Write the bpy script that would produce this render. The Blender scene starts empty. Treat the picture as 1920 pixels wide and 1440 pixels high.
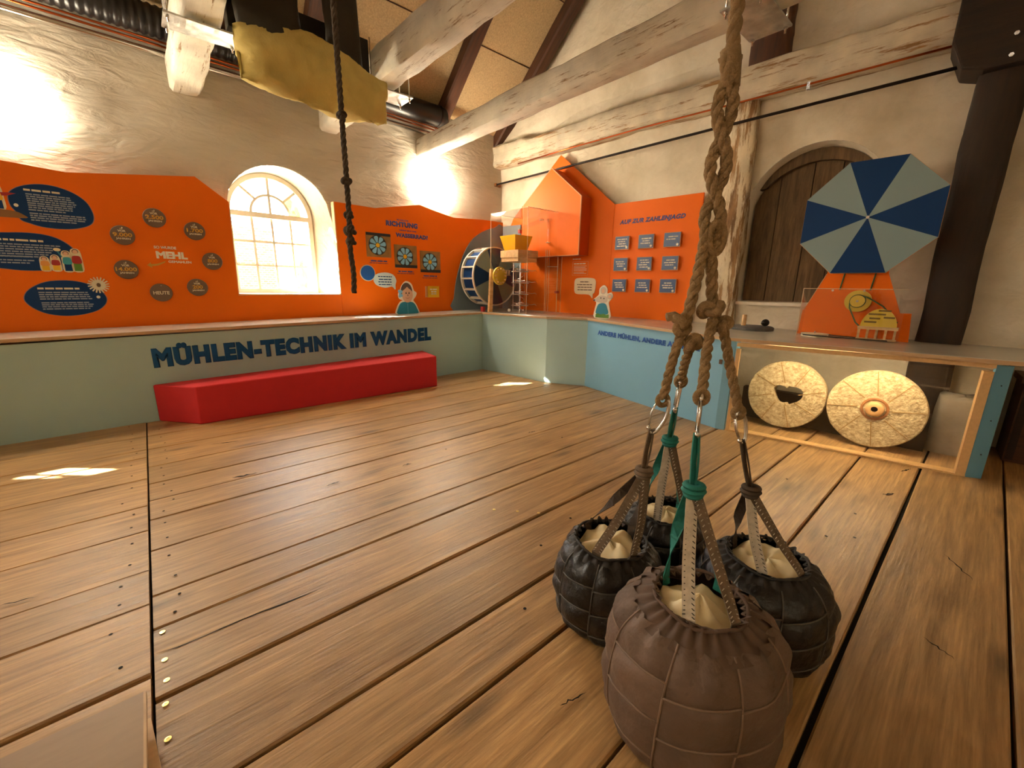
import bpy, math, random
from mathutils import Vector, Matrix, noise
from mathutils.geometry import tessellate_polygon
from math import sin, cos, pi, radians, tan, sqrt, atan2
random.seed(7)
S = bpy.context.scene
COL = S.collection

# ------------------------------------------------------------------ camera
def make_camera():
    cd = bpy.data.cameras.new('camera'); co = bpy.data.objects.new('camera', cd); COL.objects.link(co)
    yaw, p, r = radians(41.2), radians(13.4), radians(-0.8)
    fw = Vector((sin(yaw)*cos(p), cos(yaw)*cos(p), -sin(p)))
    rt = Vector((cos(yaw), -sin(yaw), 0)); dn = fw.cross(rt)
    rt2 = rt*cos(r) + dn*sin(r); dn2 = fw.cross(rt2)
    m = Matrix((rt2, -dn2, -fw)).transposed().to_4x4()
    m.translation = (0, 0, 1.25)
    co.matrix_world = m
    cd.sensor_fit = 'HORIZONTAL'; cd.sensor_width = 36; cd.lens = 771.5/1920*36
    cd.clip_start = .02; cd.clip_end = 200
    S.camera = co
make_camera()

# ------------------------------------------------------------------ sky, sun, exposure
w = bpy.data.worlds.new('world'); S.world = w; w.use_nodes = True
bg = w.node_tree.nodes['Background']
bg.inputs[0].default_value = (.86, .93, 1.0, 1); bg.inputs[1].default_value = SKYV = 12.0
sun = bpy.data.lights.new('sun', 'SUN'); sun.energy = 150; sun.angle = radians(.6); sun.color = (1, .93, .82)
so = bpy.data.objects.new('sun', sun); COL.objects.link(so)
OUTD = .34
SUN_DIR = Vector((1, -.87, -.86)).normalized()
so.rotation_euler = SUN_DIR.to_track_quat('-Z', 'Y').to_euler(); so.location = (-6, 14, 10)
vs = S.view_settings
vs.view_transform = 'Standard'; vs.look = 'None'; vs.gamma = 1; vs.use_curve_mapping = False
vs.exposure = 0.63

# ------------------------------------------------------------------ helpers
def tag(o, label=None, cat=None, group=None, kind=None):
    if label: o['label'] = label
    if cat: o['category'] = cat
    if group: o['group'] = group
    if kind: o['kind'] = kind
    return o

def empty(name, mat4, label=None, cat=None, group=None, kind=None):
    o = bpy.data.objects.new(name, None); COL.objects.link(o); o.empty_display_size = .1
    o.matrix_world = mat4 if isinstance(mat4, Matrix) else Matrix.Translation(mat4)
    return tag(o, label, cat, group, kind)

class MB:
    def __init__(s): s.v = []; s.f = []
    def add(s, vs, fs):
        k = len(s.v); s.v += [tuple(x) for x in vs]; s.f += [tuple(i+k for i in f) for f in fs]; return s
    def box(s, x0, x1, y0, y1, z0, z1):
        return s.add([(x0,y0,z0),(x1,y0,z0),(x1,y1,z0),(x0,y1,z0),(x0,y0,z1),(x1,y0,z1),(x1,y1,z1),(x0,y1,z1)],
                     [(3,2,1,0),(4,5,6,7),(0,1,5,4),(1,2,6,5),(2,3,7,6),(3,0,4,7)])
    def prism(s, poly, y0, y1):            # poly in (x,z), extruded along y
        n = len(poly)
        a = sum(poly[i][0]*poly[(i+1)%n][1]-poly[(i+1)%n][0]*poly[i][1] for i in range(n))
        if a < 0: poly = poly[::-1]
        convex = all((poly[(i+1)%n][0]-poly[i][0])*(poly[(i+2)%n][1]-poly[(i+1)%n][1])-(poly[(i+1)%n][1]-poly[i][1])*(poly[(i+2)%n][0]-poly[(i+1)%n][0]) > -1e-9 for i in range(n))
        if convex: caps = [tuple(range(n)), tuple(range(2*n-1,n-1,-1))]
        else:
            tri = tessellate_polygon([[Vector((x,z,0)) for x,z in poly]]); caps = []
            for t in tri:
                p, q, r = (poly[i] for i in t)
                if (q[0]-p[0])*(r[1]-p[1])-(q[1]-p[1])*(r[0]-p[0]) < 0: t = t[::-1]
                caps += [tuple(t), tuple(i+n for i in t[::-1])]
        return s.add([(x,y0,z) for x,z in poly]+[(x,y1,z) for x,z in poly], caps+[(i,i+n,(i+1)%n+n,(i+1)%n) for i in range(n)])
    def slab(s, poly, z0, z1):             # poly in (x,y) extruded along z
        n = len(poly)
        a = sum(poly[i][0]*poly[(i+1)%n][1]-poly[(i+1)%n][0]*poly[i][1] for i in range(n))
        if a < 0: poly = poly[::-1]
        zz = (lambda q, z: z(q) if callable(z) else z)
        return s.add([(x,y,zz((x,y),z0)) for x,y in poly]+[(x,y,zz((x,y),z1)) for x,y in poly],
                     [tuple(range(n-1,-1,-1)), tuple(range(n,2*n))]+[(i,(i+1)%n,(i+1)%n+n,i+n) for i in range(n)])
    def tube(s, path, r, n=8, closed=False, caps=True):
        P = [Vector(p) for p in path]; m = len(P); rad = r if callable(r) else (lambda t: r)
        T = []
        for i in range(m):
            a = P[(i-1)%m] if (closed or i>0) else P[i]; b = P[(i+1)%m] if (closed or i<m-1) else P[i]
            T.append((b-a).normalized())
        nrm = T[0].orthogonal().normalized(); k = len(s.v)
        for i in range(m):
            nrm = (nrm - T[i]*nrm.dot(T[i]))
            nrm = nrm.normalized() if nrm.length > 1e-6 else T[i].orthogonal().normalized()
            bi = T[i].cross(nrm)
            rr = rad(i/(m-1) if m>1 else 0)
            for j in range(n):
                a = 2*pi*j/n; s.v.append(tuple(P[i]+(nrm*cos(a)+bi*sin(a))*rr))
        for i in range(m if closed else m-1):
            i2 = (i+1)%m
            for j in range(n):
                j2 = (j+1)%n; s.f.append((k+i*n+j, k+i*n+j2, k+i2*n+j2, k+i2*n+j))
        if caps and not closed:
            s.f.append(tuple(k+j for j in range(n-1,-1,-1))); s.f.append(tuple(k+(m-1)*n+j for j in range(n)))
        return s
    def lathe(s, prof, n=24, c=(0,0,0), axis='z', cap=True):   # prof: (r, h)
        k = len(s.v); m = len(prof)
        for r, h in prof:
            for j in range(n):
                a = 2*pi*j/n; x, y = r*cos(a), r*sin(a)
                p = (x,y,h) if axis == 'z' else ((x,h,y) if axis == 'y' else (h,x,y))
                s.v.append((p[0]+c[0],p[1]+c[1],p[2]+c[2]))
        for i in range(m-1):
            for j in range(n):
                j2 = (j+1)%n; q = (k+i*n+j,k+i*n+j2,k+(i+1)*n+j2,k+(i+1)*n+j)
                s.f.append(q if axis != 'y' else q[::-1])
        if cap:
            s.f.append(tuple(k+j for j in (range(n-1,-1,-1) if axis != 'y' else range(n))))
            s.f.append(tuple(k+(m-1)*n+j for j in (range(n) if axis != 'y' else range(n-1,-1,-1))))
        return s
    def grid(s, fn, nu, nv, closed_u=False):
        k = len(s.v); cu = nu if closed_u else nu+1
        for j in range(nv+1):
            for i in range(cu): s.v.append(tuple(fn(i/nu, j/nv)))
        for j in range(nv):
            for i in range(nu):
                i2 = (i+1)%cu; s.f.append((k+j*cu+i, k+j*cu+i2, k+(j+1)*cu+i2, k+(j+1)*cu+i))
        return s
    def sphere(s, c, r, n=10, m=6, sc=(1,1,1)):
        return s.grid(lambda u,v: (c[0]+r*sc[0]*sin(pi*v)*cos(2*pi*u), c[1]+r*sc[1]*sin(pi*v)*sin(2*pi*u), c[2]-r*sc[2]*cos(pi*v)), n, m, True)
    def xf(s, m):
        s.v = [tuple(m @ Vector(p)) for p in s.v]; return s

def mesh(name, mb, mat, smooth=False, auto=None):
    me = bpy.data.meshes.new(name); me.from_pydata(mb.v, [], mb.f); me.validate(); 
    if mat: me.materials.append(mat)
    if smooth:
        me.polygons.foreach_set('use_smooth', [True]*len(me.polygons))
    me.update()
    if auto:
        me.set_sharp_from_angle(angle=radians(auto))
    return me

def obj(name, mb, mat, parent=None, smooth=False, M=None, auto=None):
    me = mb if isinstance(mb, bpy.types.Mesh) else mesh(name, mb, mat, smooth or bool(auto), auto)
    o = bpy.data.objects.new(name, me); COL.objects.link(o)
    if parent: o.parent = parent
    if M is not None:
        if isinstance(M, Matrix): o.matrix_local = M
        else: o.location = M
    return o

def bevel(o, w=.005, seg=2):
    m = o.modifiers.new('bevel', 'BEVEL'); m.width = w; m.segments = seg; m.limit_method = 'ANGLE'; m.angle_limit = radians(40)
    return o

def nz(p, sc=1.0, seed=0.0, oct=3):
    return noise.fractal(Vector(p)*sc + Vector((seed*7.13, seed*3.7, seed*1.9)), 1.0, 2.0, oct)

def rough_beam(L, w, h, seg=40, amp=.012, seed=0, taper=0.0):
    """hand hewn timber along local x, bottom at z=0, centred on y"""
    ring = []
    c = min(w, h)*.12
    base = [(-w/2+c,0),(0,0),(w/2-c,0),(w/2,c),(w/2,h/2),(w/2,h-c),(w/2-c,h),(0,h),(-w/2+c,h),(-w/2,h-c),(-w/2,h/2),(-w/2,c)]
    mb = MB(); n = len(base)
    for i in range(seg+1):
        x = L*i/seg
        wob = nz((x*.8,0,0),1,seed)*amp*1.2
        for j,(y,z) in enumerate(base):
            d = nz((x*2.2, y*6, z*6), 1.0, seed, 4)*amp
            k = 1+d/ (w*.5)
            mb.v.append((x, y*k+wob, h/2+(z-h/2)*k + nz((x*.7,3,1),1,seed+5)*amp))
    for i in range(seg):
        for j in range(n):
            j2 = (j+1)%n; mb.f.append((i*n+j, (i+1)*n+j, (i+1)*n+j2, i*n+j2))
    mb.f.append(tuple(range(n))); mb.f.append(tuple(seg*n+j for j in range(n-1,-1,-1)))
    return mb

def Rz(a): return Matrix.Rotation(a, 4, 'Z')
def T(*p): return Matrix.Translation(p if len(p) == 3 else p[0])

# frames: x along the wall, y into the wall, z up
AL = atan2(.17, 4.75)
FL = T(-1, 5.38, 0) @ Rz(AL)                  # left panel plane, plaster is .10 behind
AR = atan2(-.997, .0785)
FR = T(4.69, 5.685, 0) @ Rz(AR)               # right plaster wall
FC = T(-1.009, 4.803, 0) @ Rz(AL)             # front of the long counter
C3 = Vector((4.134, 3.291, 0)); C4 = Vector((3.78, 1.475, 0))
FT = T(C3) @ Rz(atan2(C4.y-C3.y, C4.x-C3.x))  # front of the lettered counter

# ------------------------------------------------------------------ materials
MATS = {}
def new_mat(name):
    m = bpy.data.materials.new(name); m.use_nodes = True; MATS[name] = m
    return m, m.node_tree.nodes, m.node_tree.links, m.node_tree.nodes['Principled BSDF']

def mat(name, col, rough=.6, metal=0, var=.0, vs=6.0, bump=0.0, bs=30.0, spec=None, col2=None, coat=0, stretch=(1,1,1), rnd=0.0, detail=5):
    m, N, Lk, B = new_mat(name)
    B.inputs['Roughness'].default_value = rough; B.inputs['Metallic'].default_value = metal
    if spec is not None: B.inputs['Specular IOR Level'].default_value = spec
    if coat: B.inputs['Coat Weight'].default_value = coat
    if not (var or bump or col2):
        B.inputs['Base Color'].default_value = (*col, 1); return m
    tc = N.new('ShaderNodeTexCoord'); mp = N.new('ShaderNodeMapping'); mp.inputs['Scale'].default_value = stretch
    Lk.new(tc.outputs['Object'], mp.inputs['Vector'])
    vec = mp.outputs['Vector']
    if rnd:
        oi = N.new('ShaderNodeObjectInfo'); mu = N.new('ShaderNodeMath'); mu.operation = 'MULTIPLY'; mu.inputs[1].default_value = 37
        Lk.new(oi.outputs['Random'], mu.inputs[0]); ad = N.new('ShaderNodeVectorMath'); ad.operation = 'ADD'
        Lk.new(vec, ad.inputs[0]); Lk.new(mu.outputs[0], ad.inputs[1]); vec = ad.outputs[0]
    n1 = N.new('ShaderNodeTexNoise'); n1.inputs['Scale'].default_value = vs; n1.inputs['Detail'].default_value = detail; n1.inputs['Roughness'].default_value = .6
    Lk.new(vec, n1.inputs['Vector'])
    rp = N.new('ShaderNodeValToRGB'); rp.color_ramp.elements[0].position = .32; rp.color_ramp.elements[1].position = .7
    c2 = col2 if col2 else tuple(min(1, c*(1+var)) for c in col)
    c1 = col if col2 else tuple(c*(1-var) for c in col)
    rp.color_ramp.elements[0].color = (*c1, 1); rp.color_ramp.elements[1].color = (*c2, 1)
    Lk.new(n1.outputs['Fac'], rp.inputs[0])
    out = rp.outputs[0]
    if rnd:
        hs = N.new('ShaderNodeHueSaturation'); mr = N.new('ShaderNodeMapRange')
        mr.inputs[3].default_value = 1-rnd; mr.inputs[4].default_value = 1+rnd
        Lk.new(oi.outputs['Random'], mr.inputs[0]); Lk.new(mr.outputs[0], hs.inputs['Value']); Lk.new(out, hs.inputs['Color']); out = hs.outputs[0]
    Lk.new(out, B.inputs['Base Color'])
    if bump:
        n2 = N.new('ShaderNodeTexNoise'); n2.inputs['Scale'].default_value = bs; n2.inputs['Detail'].default_value = 6
        Lk.new(vec, n2.inputs['Vector']); bp = N.new('ShaderNodeBump'); bp.inputs['Strength'].default_value = bump; bp.inputs['Distance'].default_value = .01
        Lk.new(n2.outputs['Fac'], bp.inputs['Height']); Lk.new(bp.outputs[0], B.inputs['Normal'])
    return m

def wood(name, dark, light, rough=.42, grain=(1.2, 14, 14), rnd=.15, bump=.25, knots=False, axis=0, worn=None, whitew=None):
    m, N, Lk, B = new_mat(name)
    tc = N.new('ShaderNodeTexCoord'); oi = N.new('ShaderNodeObjectInfo')
    ad = N.new('ShaderNodeVectorMath'); ad.operation = 'ADD'
    mu = N.new('ShaderNodeMath'); mu.operation = 'MULTIPLY'; mu.inputs[1].default_value = 53
    Lk.new(oi.outputs['Random'], mu.inputs[0]); Lk.new(tc.outputs['Object'], ad.inputs[0]); Lk.new(mu.outputs[0], ad.inputs[1])
    g = [grain[1]]*3; g[axis] = grain[0]
    mp = N.new('ShaderNodeMapping'); mp.inputs['Scale'].default_value = g; Lk.new(ad.outputs[0], mp.inputs['Vector'])
    # distortion of the grain
    nd = N.new('ShaderNodeTexNoise'); nd.inputs['Scale'].default_value = .6; nd.inputs['Detail'].default_value = 3
    Lk.new(mp.outputs[0], nd.inputs['Vector'])
    mx = N.new('ShaderNodeVectorMath'); mx.operation = 'MULTIPLY_ADD'; mx.inputs[1].default_value = (.9,.9,.9)
    Lk.new(nd.outputs['Color'], mx.inputs[0]); Lk.new(mp.outputs[0], mx.inputs[2])
    n1 = N.new('ShaderNodeTexNoise'); n1.inputs['Scale'].default_value = 2.0; n1.inputs['Detail'].default_value = 8; n1.inputs['Roughness'].default_value = .68
    Lk.new(mx.outputs[0], n1.inputs['Vector'])
    n2 = N.new('ShaderNodeTexNoise'); n2.inputs['Scale'].default_value = 1.3; n2.inputs['Detail'].default_value = 3   # broad blotches
    Lk.new(ad.outputs[0], n2.inputs['Vector'])
    rp = N.new('ShaderNodeValToRGB'); e = rp.color_ramp.elements
    e[0].position = .28; e[0].color = (*dark, 1); e[1].position = .66; e[1].color = (*light, 1)
    Lk.new(n1.outputs['Fac'], rp.inputs[0])
    hs = N.new('ShaderNodeHueSaturation'); ma = N.new('ShaderNodeMath'); ma.operation = 'MULTIPLY_ADD'
    ma.inputs[1].default_value = .7; ma.inputs[2].default_value = .65
    Lk.new(n2.outputs['Fac'], ma.inputs[0])
    mr = N.new('ShaderNodeMapRange'); mr.inputs[3].default_value = 1-rnd; mr.inputs[4].default_value = 1+rnd
    Lk.new(oi.outputs['Random'], mr.inputs[0])
    m2 = N.new('ShaderNodeMath'); m2.operation = 'MULTIPLY'; Lk.new(ma.outputs[0], m2.inputs[0]); Lk.new(mr.outputs[0], m2.inputs[1])
    Lk.new(m2.outputs[0], hs.inputs['Value']); Lk.new(rp.outputs[0], hs.inputs['Color'])
    out = hs.outputs[0]
    if whitew:      # flaking limewash
        n4 = N.new('ShaderNodeTexNoise'); n4.inputs['Scale'].default_value = whitew[1]; n4.inputs['Detail'].default_value = 9; n4.inputs['Roughness'].default_value = .75
        Lk.new(mp.outputs[0] if len(whitew) < 4 else ad.outputs[0], n4.inputs['Vector'])
        r4 = N.new('ShaderNodeValToRGB'); r4.color_ramp.elements[0].position = whitew[2]; r4.color_ramp.elements[1].position = whitew[2]+.07
        Lk.new(n4.outputs['Fac'], r4.inputs[0])
        mxc = N.new('ShaderNodeMix'); mxc.data_type = 'RGBA'; Lk.new(r4.outputs[0], mxc.inputs[0]); Lk.new(out, mxc.inputs[6])
        n5 = N.new('ShaderNodeTexNoise'); n5.inputs['Scale'].default_value = 5; n5.inputs['Detail'].default_value = 6; Lk.new(ad.outputs[0], n5.inputs['Vector'])
        r5 = N.new('ShaderNodeValToRGB'); r5.color_ramp.elements[0].position = .3; r5.color_ramp.elements[1].position = .7
        r5.color_ramp.elements[0].color = (*[c*.72 for c in whitew[0]], 1); r5.color_ramp.elements[1].color = (*whitew[0], 1)
        Lk.new(n5.outputs['Fac'], r5.inputs[0]); Lk.new(r5.outputs[0], mxc.inputs[7]); out = mxc.outputs[2]
    hgt = n1.outputs['Fac']
    if knots:
        mg = N.new('ShaderNodeMapping'); g2 = [grain[1]*9]*3; g2[axis] = grain[0]*4; mg.inputs['Scale'].default_value = g2; Lk.new(ad.outputs[0], mg.inputs[0])
        nf = N.new('ShaderNodeTexNoise'); nf.inputs['Scale'].default_value = 1.0; nf.inputs['Detail'].default_value = 4; Lk.new(mg.outputs[0], nf.inputs['Vector'])
        rf = N.new('ShaderNodeMapRange'); rf.inputs[1].default_value = .3; rf.inputs[2].default_value = .7; rf.inputs[3].default_value = .74; rf.inputs[4].default_value = 1.14; Lk.new(nf.outputs['Fac'], rf.inputs[0])
        mk = N.new('ShaderNodeMapping'); g3 = [5.5]*3; g3[axis] = 1.5; mk.inputs['Scale'].default_value = g3; Lk.new(ad.outputs[0], mk.inputs[0])
        vo = N.new('ShaderNodeTexVoronoi'); vo.inputs['Scale'].default_value = .8; Lk.new(mk.outputs[0], vo.inputs['Vector'])
        rk_ = N.new('ShaderNodeMapRange'); rk_.inputs[1].default_value = .03; rk_.inputs[2].default_value = .17; rk_.inputs[3].default_value = .42; rk_.inputs[4].default_value = 1.0; Lk.new(vo.outputs['Distance'], rk_.inputs[0])
        mm1 = N.new('ShaderNodeMath'); mm1.operation = 'MULTIPLY'; Lk.new(rf.outputs[0], mm1.inputs[0]); Lk.new(rk_.outputs[0], mm1.inputs[1])
        h2 = N.new('ShaderNodeHueSaturation'); Lk.new(mm1.outputs[0], h2.inputs['Value']); Lk.new(out, h2.inputs['Color']); out = h2.outputs[0]
        ma2 = N.new('ShaderNodeMath'); ma2.operation = 'MULTIPLY_ADD'; ma2.inputs[1].default_value = .5; Lk.new(nf.outputs['Fac'], ma2.inputs[0]); Lk.new(n1.outputs['Fac'], ma2.inputs[2]); hgt = ma2.outputs[0]
    Lk.new(out, B.inputs['Base Color'])
    rr = N.new('ShaderNodeMapRange'); rr.inputs[3].default_value = rough-.1; rr.inputs[4].default_value = rough+.16
    Lk.new(n1.outputs['Fac'], rr.inputs[0]); Lk.new(rr.outputs[0], B.inputs['Roughness'])
    bp = N.new('ShaderNodeBump'); bp.inputs['Strength'].default_value = bump; bp.inputs['Distance'].default_value = .006
    Lk.new(hgt, bp.inputs['Height']); Lk.new(bp.outputs[0], B.inputs['Normal'])
    return m

def plaster(name, c1, c2, scale=1.6, bump=.5, stretch=(1,1,1)):
    m, N, Lk, B = new_mat(name); B.inputs['Roughness'].default_value = .9; B.inputs['Specular IOR Level'].default_value = .15
    tc = N.new('ShaderNodeTexCoord'); mp = N.new('ShaderNodeMapping'); mp.inputs['Scale'].default_value = stretch
    Lk.new(tc.outputs['Object'], mp.inputs[0])
    n1 = N.new('ShaderNodeTexNoise'); n1.inputs['Scale'].default_value = scale; n1.inputs['Detail'].default_value = 9; n1.inputs['Roughness'].default_value = .6
    Lk.new(mp.outputs[0], n1.inputs['Vector'])
    rp = N.new('ShaderNodeValToRGB'); rp.color_ramp.elements[0].position = .3; rp.color_ramp.elements[1].position = .68
    rp.color_ramp.elements[0].color = (*c1,1); rp.color_ramp.elements[1].color = (*c2,1)
    Lk.new(n1.outputs['Fac'], rp.inputs[0]); Lk.new(rp.outputs[0], B.inputs['Base Color'])
    n2 = N.new('ShaderNodeTexNoise'); n2.inputs['Scale'].default_value = 9; n2.inputs['Detail'].default_value = 9; n2.inputs['Roughness'].default_value = .55; n2.inputs['Distortion'].default_value = .6
    Lk.new(mp.outputs[0], n2.inputs['Vector'])
    bp = N.new('ShaderNodeBump'); bp.inputs['Strength'].default_value = bump; bp.inputs['Distance'].default_value = .03
    Lk.new(n2.outputs['Fac'], bp.inputs['Height']); Lk.new(bp.outputs[0], B.inputs['Normal'])
    return m

def glassy(name, tint=(1,1,1), gloss=.12, rough=.02):
    m, N, Lk, B = new_mat(name); N.remove(B)
    out = [n for n in N if n.type == 'OUTPUT_MATERIAL'][0]
    t = N.new('ShaderNodeBsdfTransparent'); t.inputs[0].default_value = (*tint, 1)
    g = N.new('ShaderNodeBsdfGlossy'); g.inputs['Roughness'].default_value = rough
    lw = N.new('ShaderNodeLayerWeight'); lw.inputs[0].default_value = .5
    pw = N.new('ShaderNodeMath'); pw.operation = 'POWER'; pw.inputs[1].default_value = 5; Lk.new(lw.outputs['Facing'], pw.inputs[0])
    mu = N.new('ShaderNodeMath'); mu.operation = 'MULTIPLY_ADD'; mu.inputs[1].default_value = .5; mu.inputs[2].default_value = .015+gloss*.1
    Lk.new(pw.outputs[0], mu.inputs[0])
    mx = N.new('ShaderNodeMixShader'); Lk.new(mu.outputs[0], mx.inputs[0]); Lk.new(t.outputs[0], mx.inputs[1]); Lk.new(g.outputs[0], mx.inputs[2])
    Lk.new(mx.outputs[0], out.inputs[0]); return m

def emis(name, col, st):
    m, N, Lk, B = new_mat(name)
    B.inputs['Base Color'].default_value = (.9,.88,.82,1); B.inputs['Emission Color'].default_value = (*col,1); B.inputs['Emission Strength'].default_value = st
    return m

def srgb(r, g, b):
    f = lambda c: (c/255/12.92) if c/255 <= .04045 else ((c/255+.055)/1.055)**2.4
    return (f(r), f(g), f(b))

floor_m = wood('oak_floor', srgb(134,100,62), srgb(190,152,102), rough=.36, grain=(1.0, 11, 11), rnd=.12, bump=.45, knots=True)
dark_m = mat('shadow_gap', (.01,.007,.004), .9)
plaster_l = plaster('plaster_left', srgb(196,188,172), srgb(220,212,196), 1.3, .6, (.5,.5,1.6))
plaster_r = plaster('plaster_right', srgb(202,190,164), srgb(238,228,208), 1.6, .5)
white_pl = plaster('limewash_reveal', srgb(226,216,196), srgb(240,232,216), 2.0, .4)
lime_wood = wood('limewashed_timber', srgb(96,72,44), srgb(160,124,80), rough=.75, grain=(1.5, 16, 16), rnd=.05, bump=.8, whitew=(srgb(232,224,206), 1.5, .36))
lime_wood_y = wood('limewashed_wall_plate', srgb(120,84,44), srgb(190,148,96), rough=.75, grain=(1.2, 14, 14), rnd=.05, bump=.8, whitew=(srgb(230,218,192), 1.2, .40))
post_wood = wood('weathered_post', srgb(92,66,38), srgb(170,132,86), rough=.75, grain=(1.6, 14, 14), rnd=.05, bump=.8, whitew=(srgb(224,208,176), 1.1, .46))
dark_wood = wood('dark_timber', srgb(46,26,14), srgb(86,50,28), rough=.6, grain=(1.2, 14, 14), rnd=.1, bump=.5)
black_wood = wood('tarred_timber', srgb(24,17,11), srgb(54,38,26), rough=.7, grain=(1.2, 10, 10), rnd=.1, bump=.7)
door_m = wood('old_door', srgb(62,46,30), srgb(128,102,70), rough=.8, grain=(1.4, 12, 12), rnd=.12, bump=.7, axis=2)
board_m = mat('chipboard', srgb(190,166,126), .9, var=.2, vs=60, bump=.4, bs=80)
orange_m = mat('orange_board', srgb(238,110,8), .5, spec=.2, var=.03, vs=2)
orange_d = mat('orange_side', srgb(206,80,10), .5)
edge_m = mat('board_edge', srgb(226,170,120), .6)
blue_m = mat('pale_blue_board', srgb(166,196,198), .5, var=.02, vs=3)
skyblue_m = mat('sky_blue_board', srgb(124,176,206), .5, var=.02, vs=3)
greyblue_m = mat('grey_blue_board', srgb(118,134,140), .5, var=.03, vs=3)
navy_m = mat('navy_print', srgb(14,54,104), .55, spec=.2)
navy2_m = mat('navy_letters', srgb(22,80,136), .55, spec=.2)
royal_m = mat('royal_blue_letters', srgb(26,84,170), .5)
slate_m = mat('slate_blue_letters', srgb(70,72,130), .5)
plq_m = mat('plaque_blue', srgb(52,80,128), .35)
white_m = mat('white_print', srgb(236,228,210), .6)
cream_m = mat('cream_print', srgb(226,214,184), .6)
textline_m = mat('pale_text', srgb(150,160,176), .6)
ochre_m = mat('ochre_print', srgb(214,160,60), .6)
yellow_m = mat('yellow_lacquer', srgb(236,182,28), .4)
yellow2_m = mat('yellow_gear', srgb(222,190,60), .45)
taupe_m = mat('brown_disc', srgb(112,88,70), .5)
red_m = mat('red_felt', srgb(200,34,42), .75, var=.04, vs=8, bump=.1, bs=200)
ply_m = mat('plywood', srgb(206,168,116), .5, var=.08, vs=8, stretch=(1,6,6))
plyd_m = mat('plywood_edge', srgb(190,158,120), .55, var=.15, vs=10, stretch=(1,1,40))
top_m = mat('worktop_laminate', srgb(184,178,166), .2, var=.03, vs=3, spec=.5)
steel_m = mat('steel', (.72,.72,.72), .22, 1)
galv_m = mat('galvanised', (.62,.62,.58), .45, 1, var=.25, vs=9, bump=.4, bs=14)
iron_m = mat('black_iron', srgb(42,34,30), .55, .6)
copper_m = mat('copper', srgb(200,104,56), .28, 1)
blackm = mat('black_duct', srgb(26,24,24), .38)
chrome_m = mat('chrome_pipe', (.7,.68,.64), .2, 1)
sack_m = mat('yellow_cloth', srgb(216,196,116), .9, var=.1, vs=3, bump=.3, bs=60)
chute_m = mat('grey_canvas', srgb(58,54,48), .95, var=.2, vs=4, bump=.2, bs=60)
rope_m = mat('hemp_rope', srgb(150,122,84), .95, var=.2, vs=30, bump=.8, bs=220)
rope_d = mat('dark_rope', srgb(74,62,50), .9, var=.15, vs=40, bump=.5, bs=150)
leather_b = mat('black_leather', srgb(22,22,24), .34, var=.4, vs=9, bump=.7, bs=40, rnd=.25)
leather_n = mat('brown_leather', srgb(100,80,67), .62, var=.2, vs=7, bump=.7, bs=30, rnd=.16)
seam_b = mat('black_piping_highlight', srgb(78,76,73), .5)  # grey rather than black: highlights on the raised seams put into the colour
seam_n = mat('brown_piping_highlight', srgb(120,98,82), .6)  # paler than the leather: seam ridge highlights are painted in
collar_b = mat('black_collar', srgb(36,33,32), .6, var=.25, vs=20)
collar_n = mat('brown_collar', srgb(90,70,58), .7, var=.2, vs=20)
lining_m = mat('cream_lining', srgb(232,216,176), .7, var=.06, vs=5)
web_br = mat('brown_webbing', srgb(110,94,78), .85, var=.2, vs=60)
web_gr = mat('grey_webbing', srgb(190,180,164), .85, var=.15, vs=60)
web_dk = mat('dark_webbing', srgb(66,54,44), .85, var=.2, vs=60)
web_te = mat('teal_webbing', srgb(20,112,104), .75, var=.15, vs=60)
stone_m = mat('millstone', srgb(150,128,92), .95, col2=srgb(206,188,150), vs=42, bump=1.0, bs=60)
groove_m = mat('millstone_groove', srgb(150,122,76), .95, var=.2, vs=30)
rust_m = mat('rusty_iron', srgb(150,100,56), .7, .2, var=.3, vs=20)
rock_m = mat('grey_stone', srgb(150,142,130), .9, var=.2, vs=5, bump=.6, bs=12)
acryl_m = glassy('acrylic', (.985,.985,.98), .25)
glass_m = glassy('window_glass', (.97,.98,.97), .2)
frame_m = mat('window_frame', srgb(214,208,190), .5, var=.05, vs=8)
lamp_m = emis('lamp_glow', (1, .85, .63), 68.0)
strip_m = emis('light_strip', (1, .80, .50), 62.0)
skin_m = mat('print_skin', srgb(226,180,150), .6)
hair_m = mat('print_hair', srgb(96,78,74), .6)
teal_m = mat('print_teal', srgb(34,130,160), .6)
ltblue_m = mat('print_light_blue', srgb(130,190,226), .6)
palebub_m = mat('bubble_pale', srgb(214,236,240), .6)
creambub_m = mat('bubble_cream', srgb(240,226,196), .6)
green_m = mat('print_green', srgb(90,140,50), .6)
redp_m = mat('print_red', srgb(170,40,40), .6)
photo_m = mat('photo_ground', srgb(150,110,60), .4, var=.35, vs=5)
photod_m = mat('photo_dark', srgb(44,44,50), .4)
belt_m = mat('green_belt', srgb(52,82,34), .6)
lwood_m = wood('light_wood', srgb(190,146,92), srgb(226,190,140), rough=.5, grain=(2,20,20), rnd=.08, bump=.1)
blackplastic = mat('black_plastic', (.012,.012,.012), .4)
brass_m = mat('brass_screw', srgb(228,206,130), .3, .9)
screwhole = mat('screw_hole', (.006,.004,.003), .95)
stonegrey_m = mat('quern_stone', srgb(96,94,92), .7, var=.2, vs=20, bump=.3)

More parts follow.
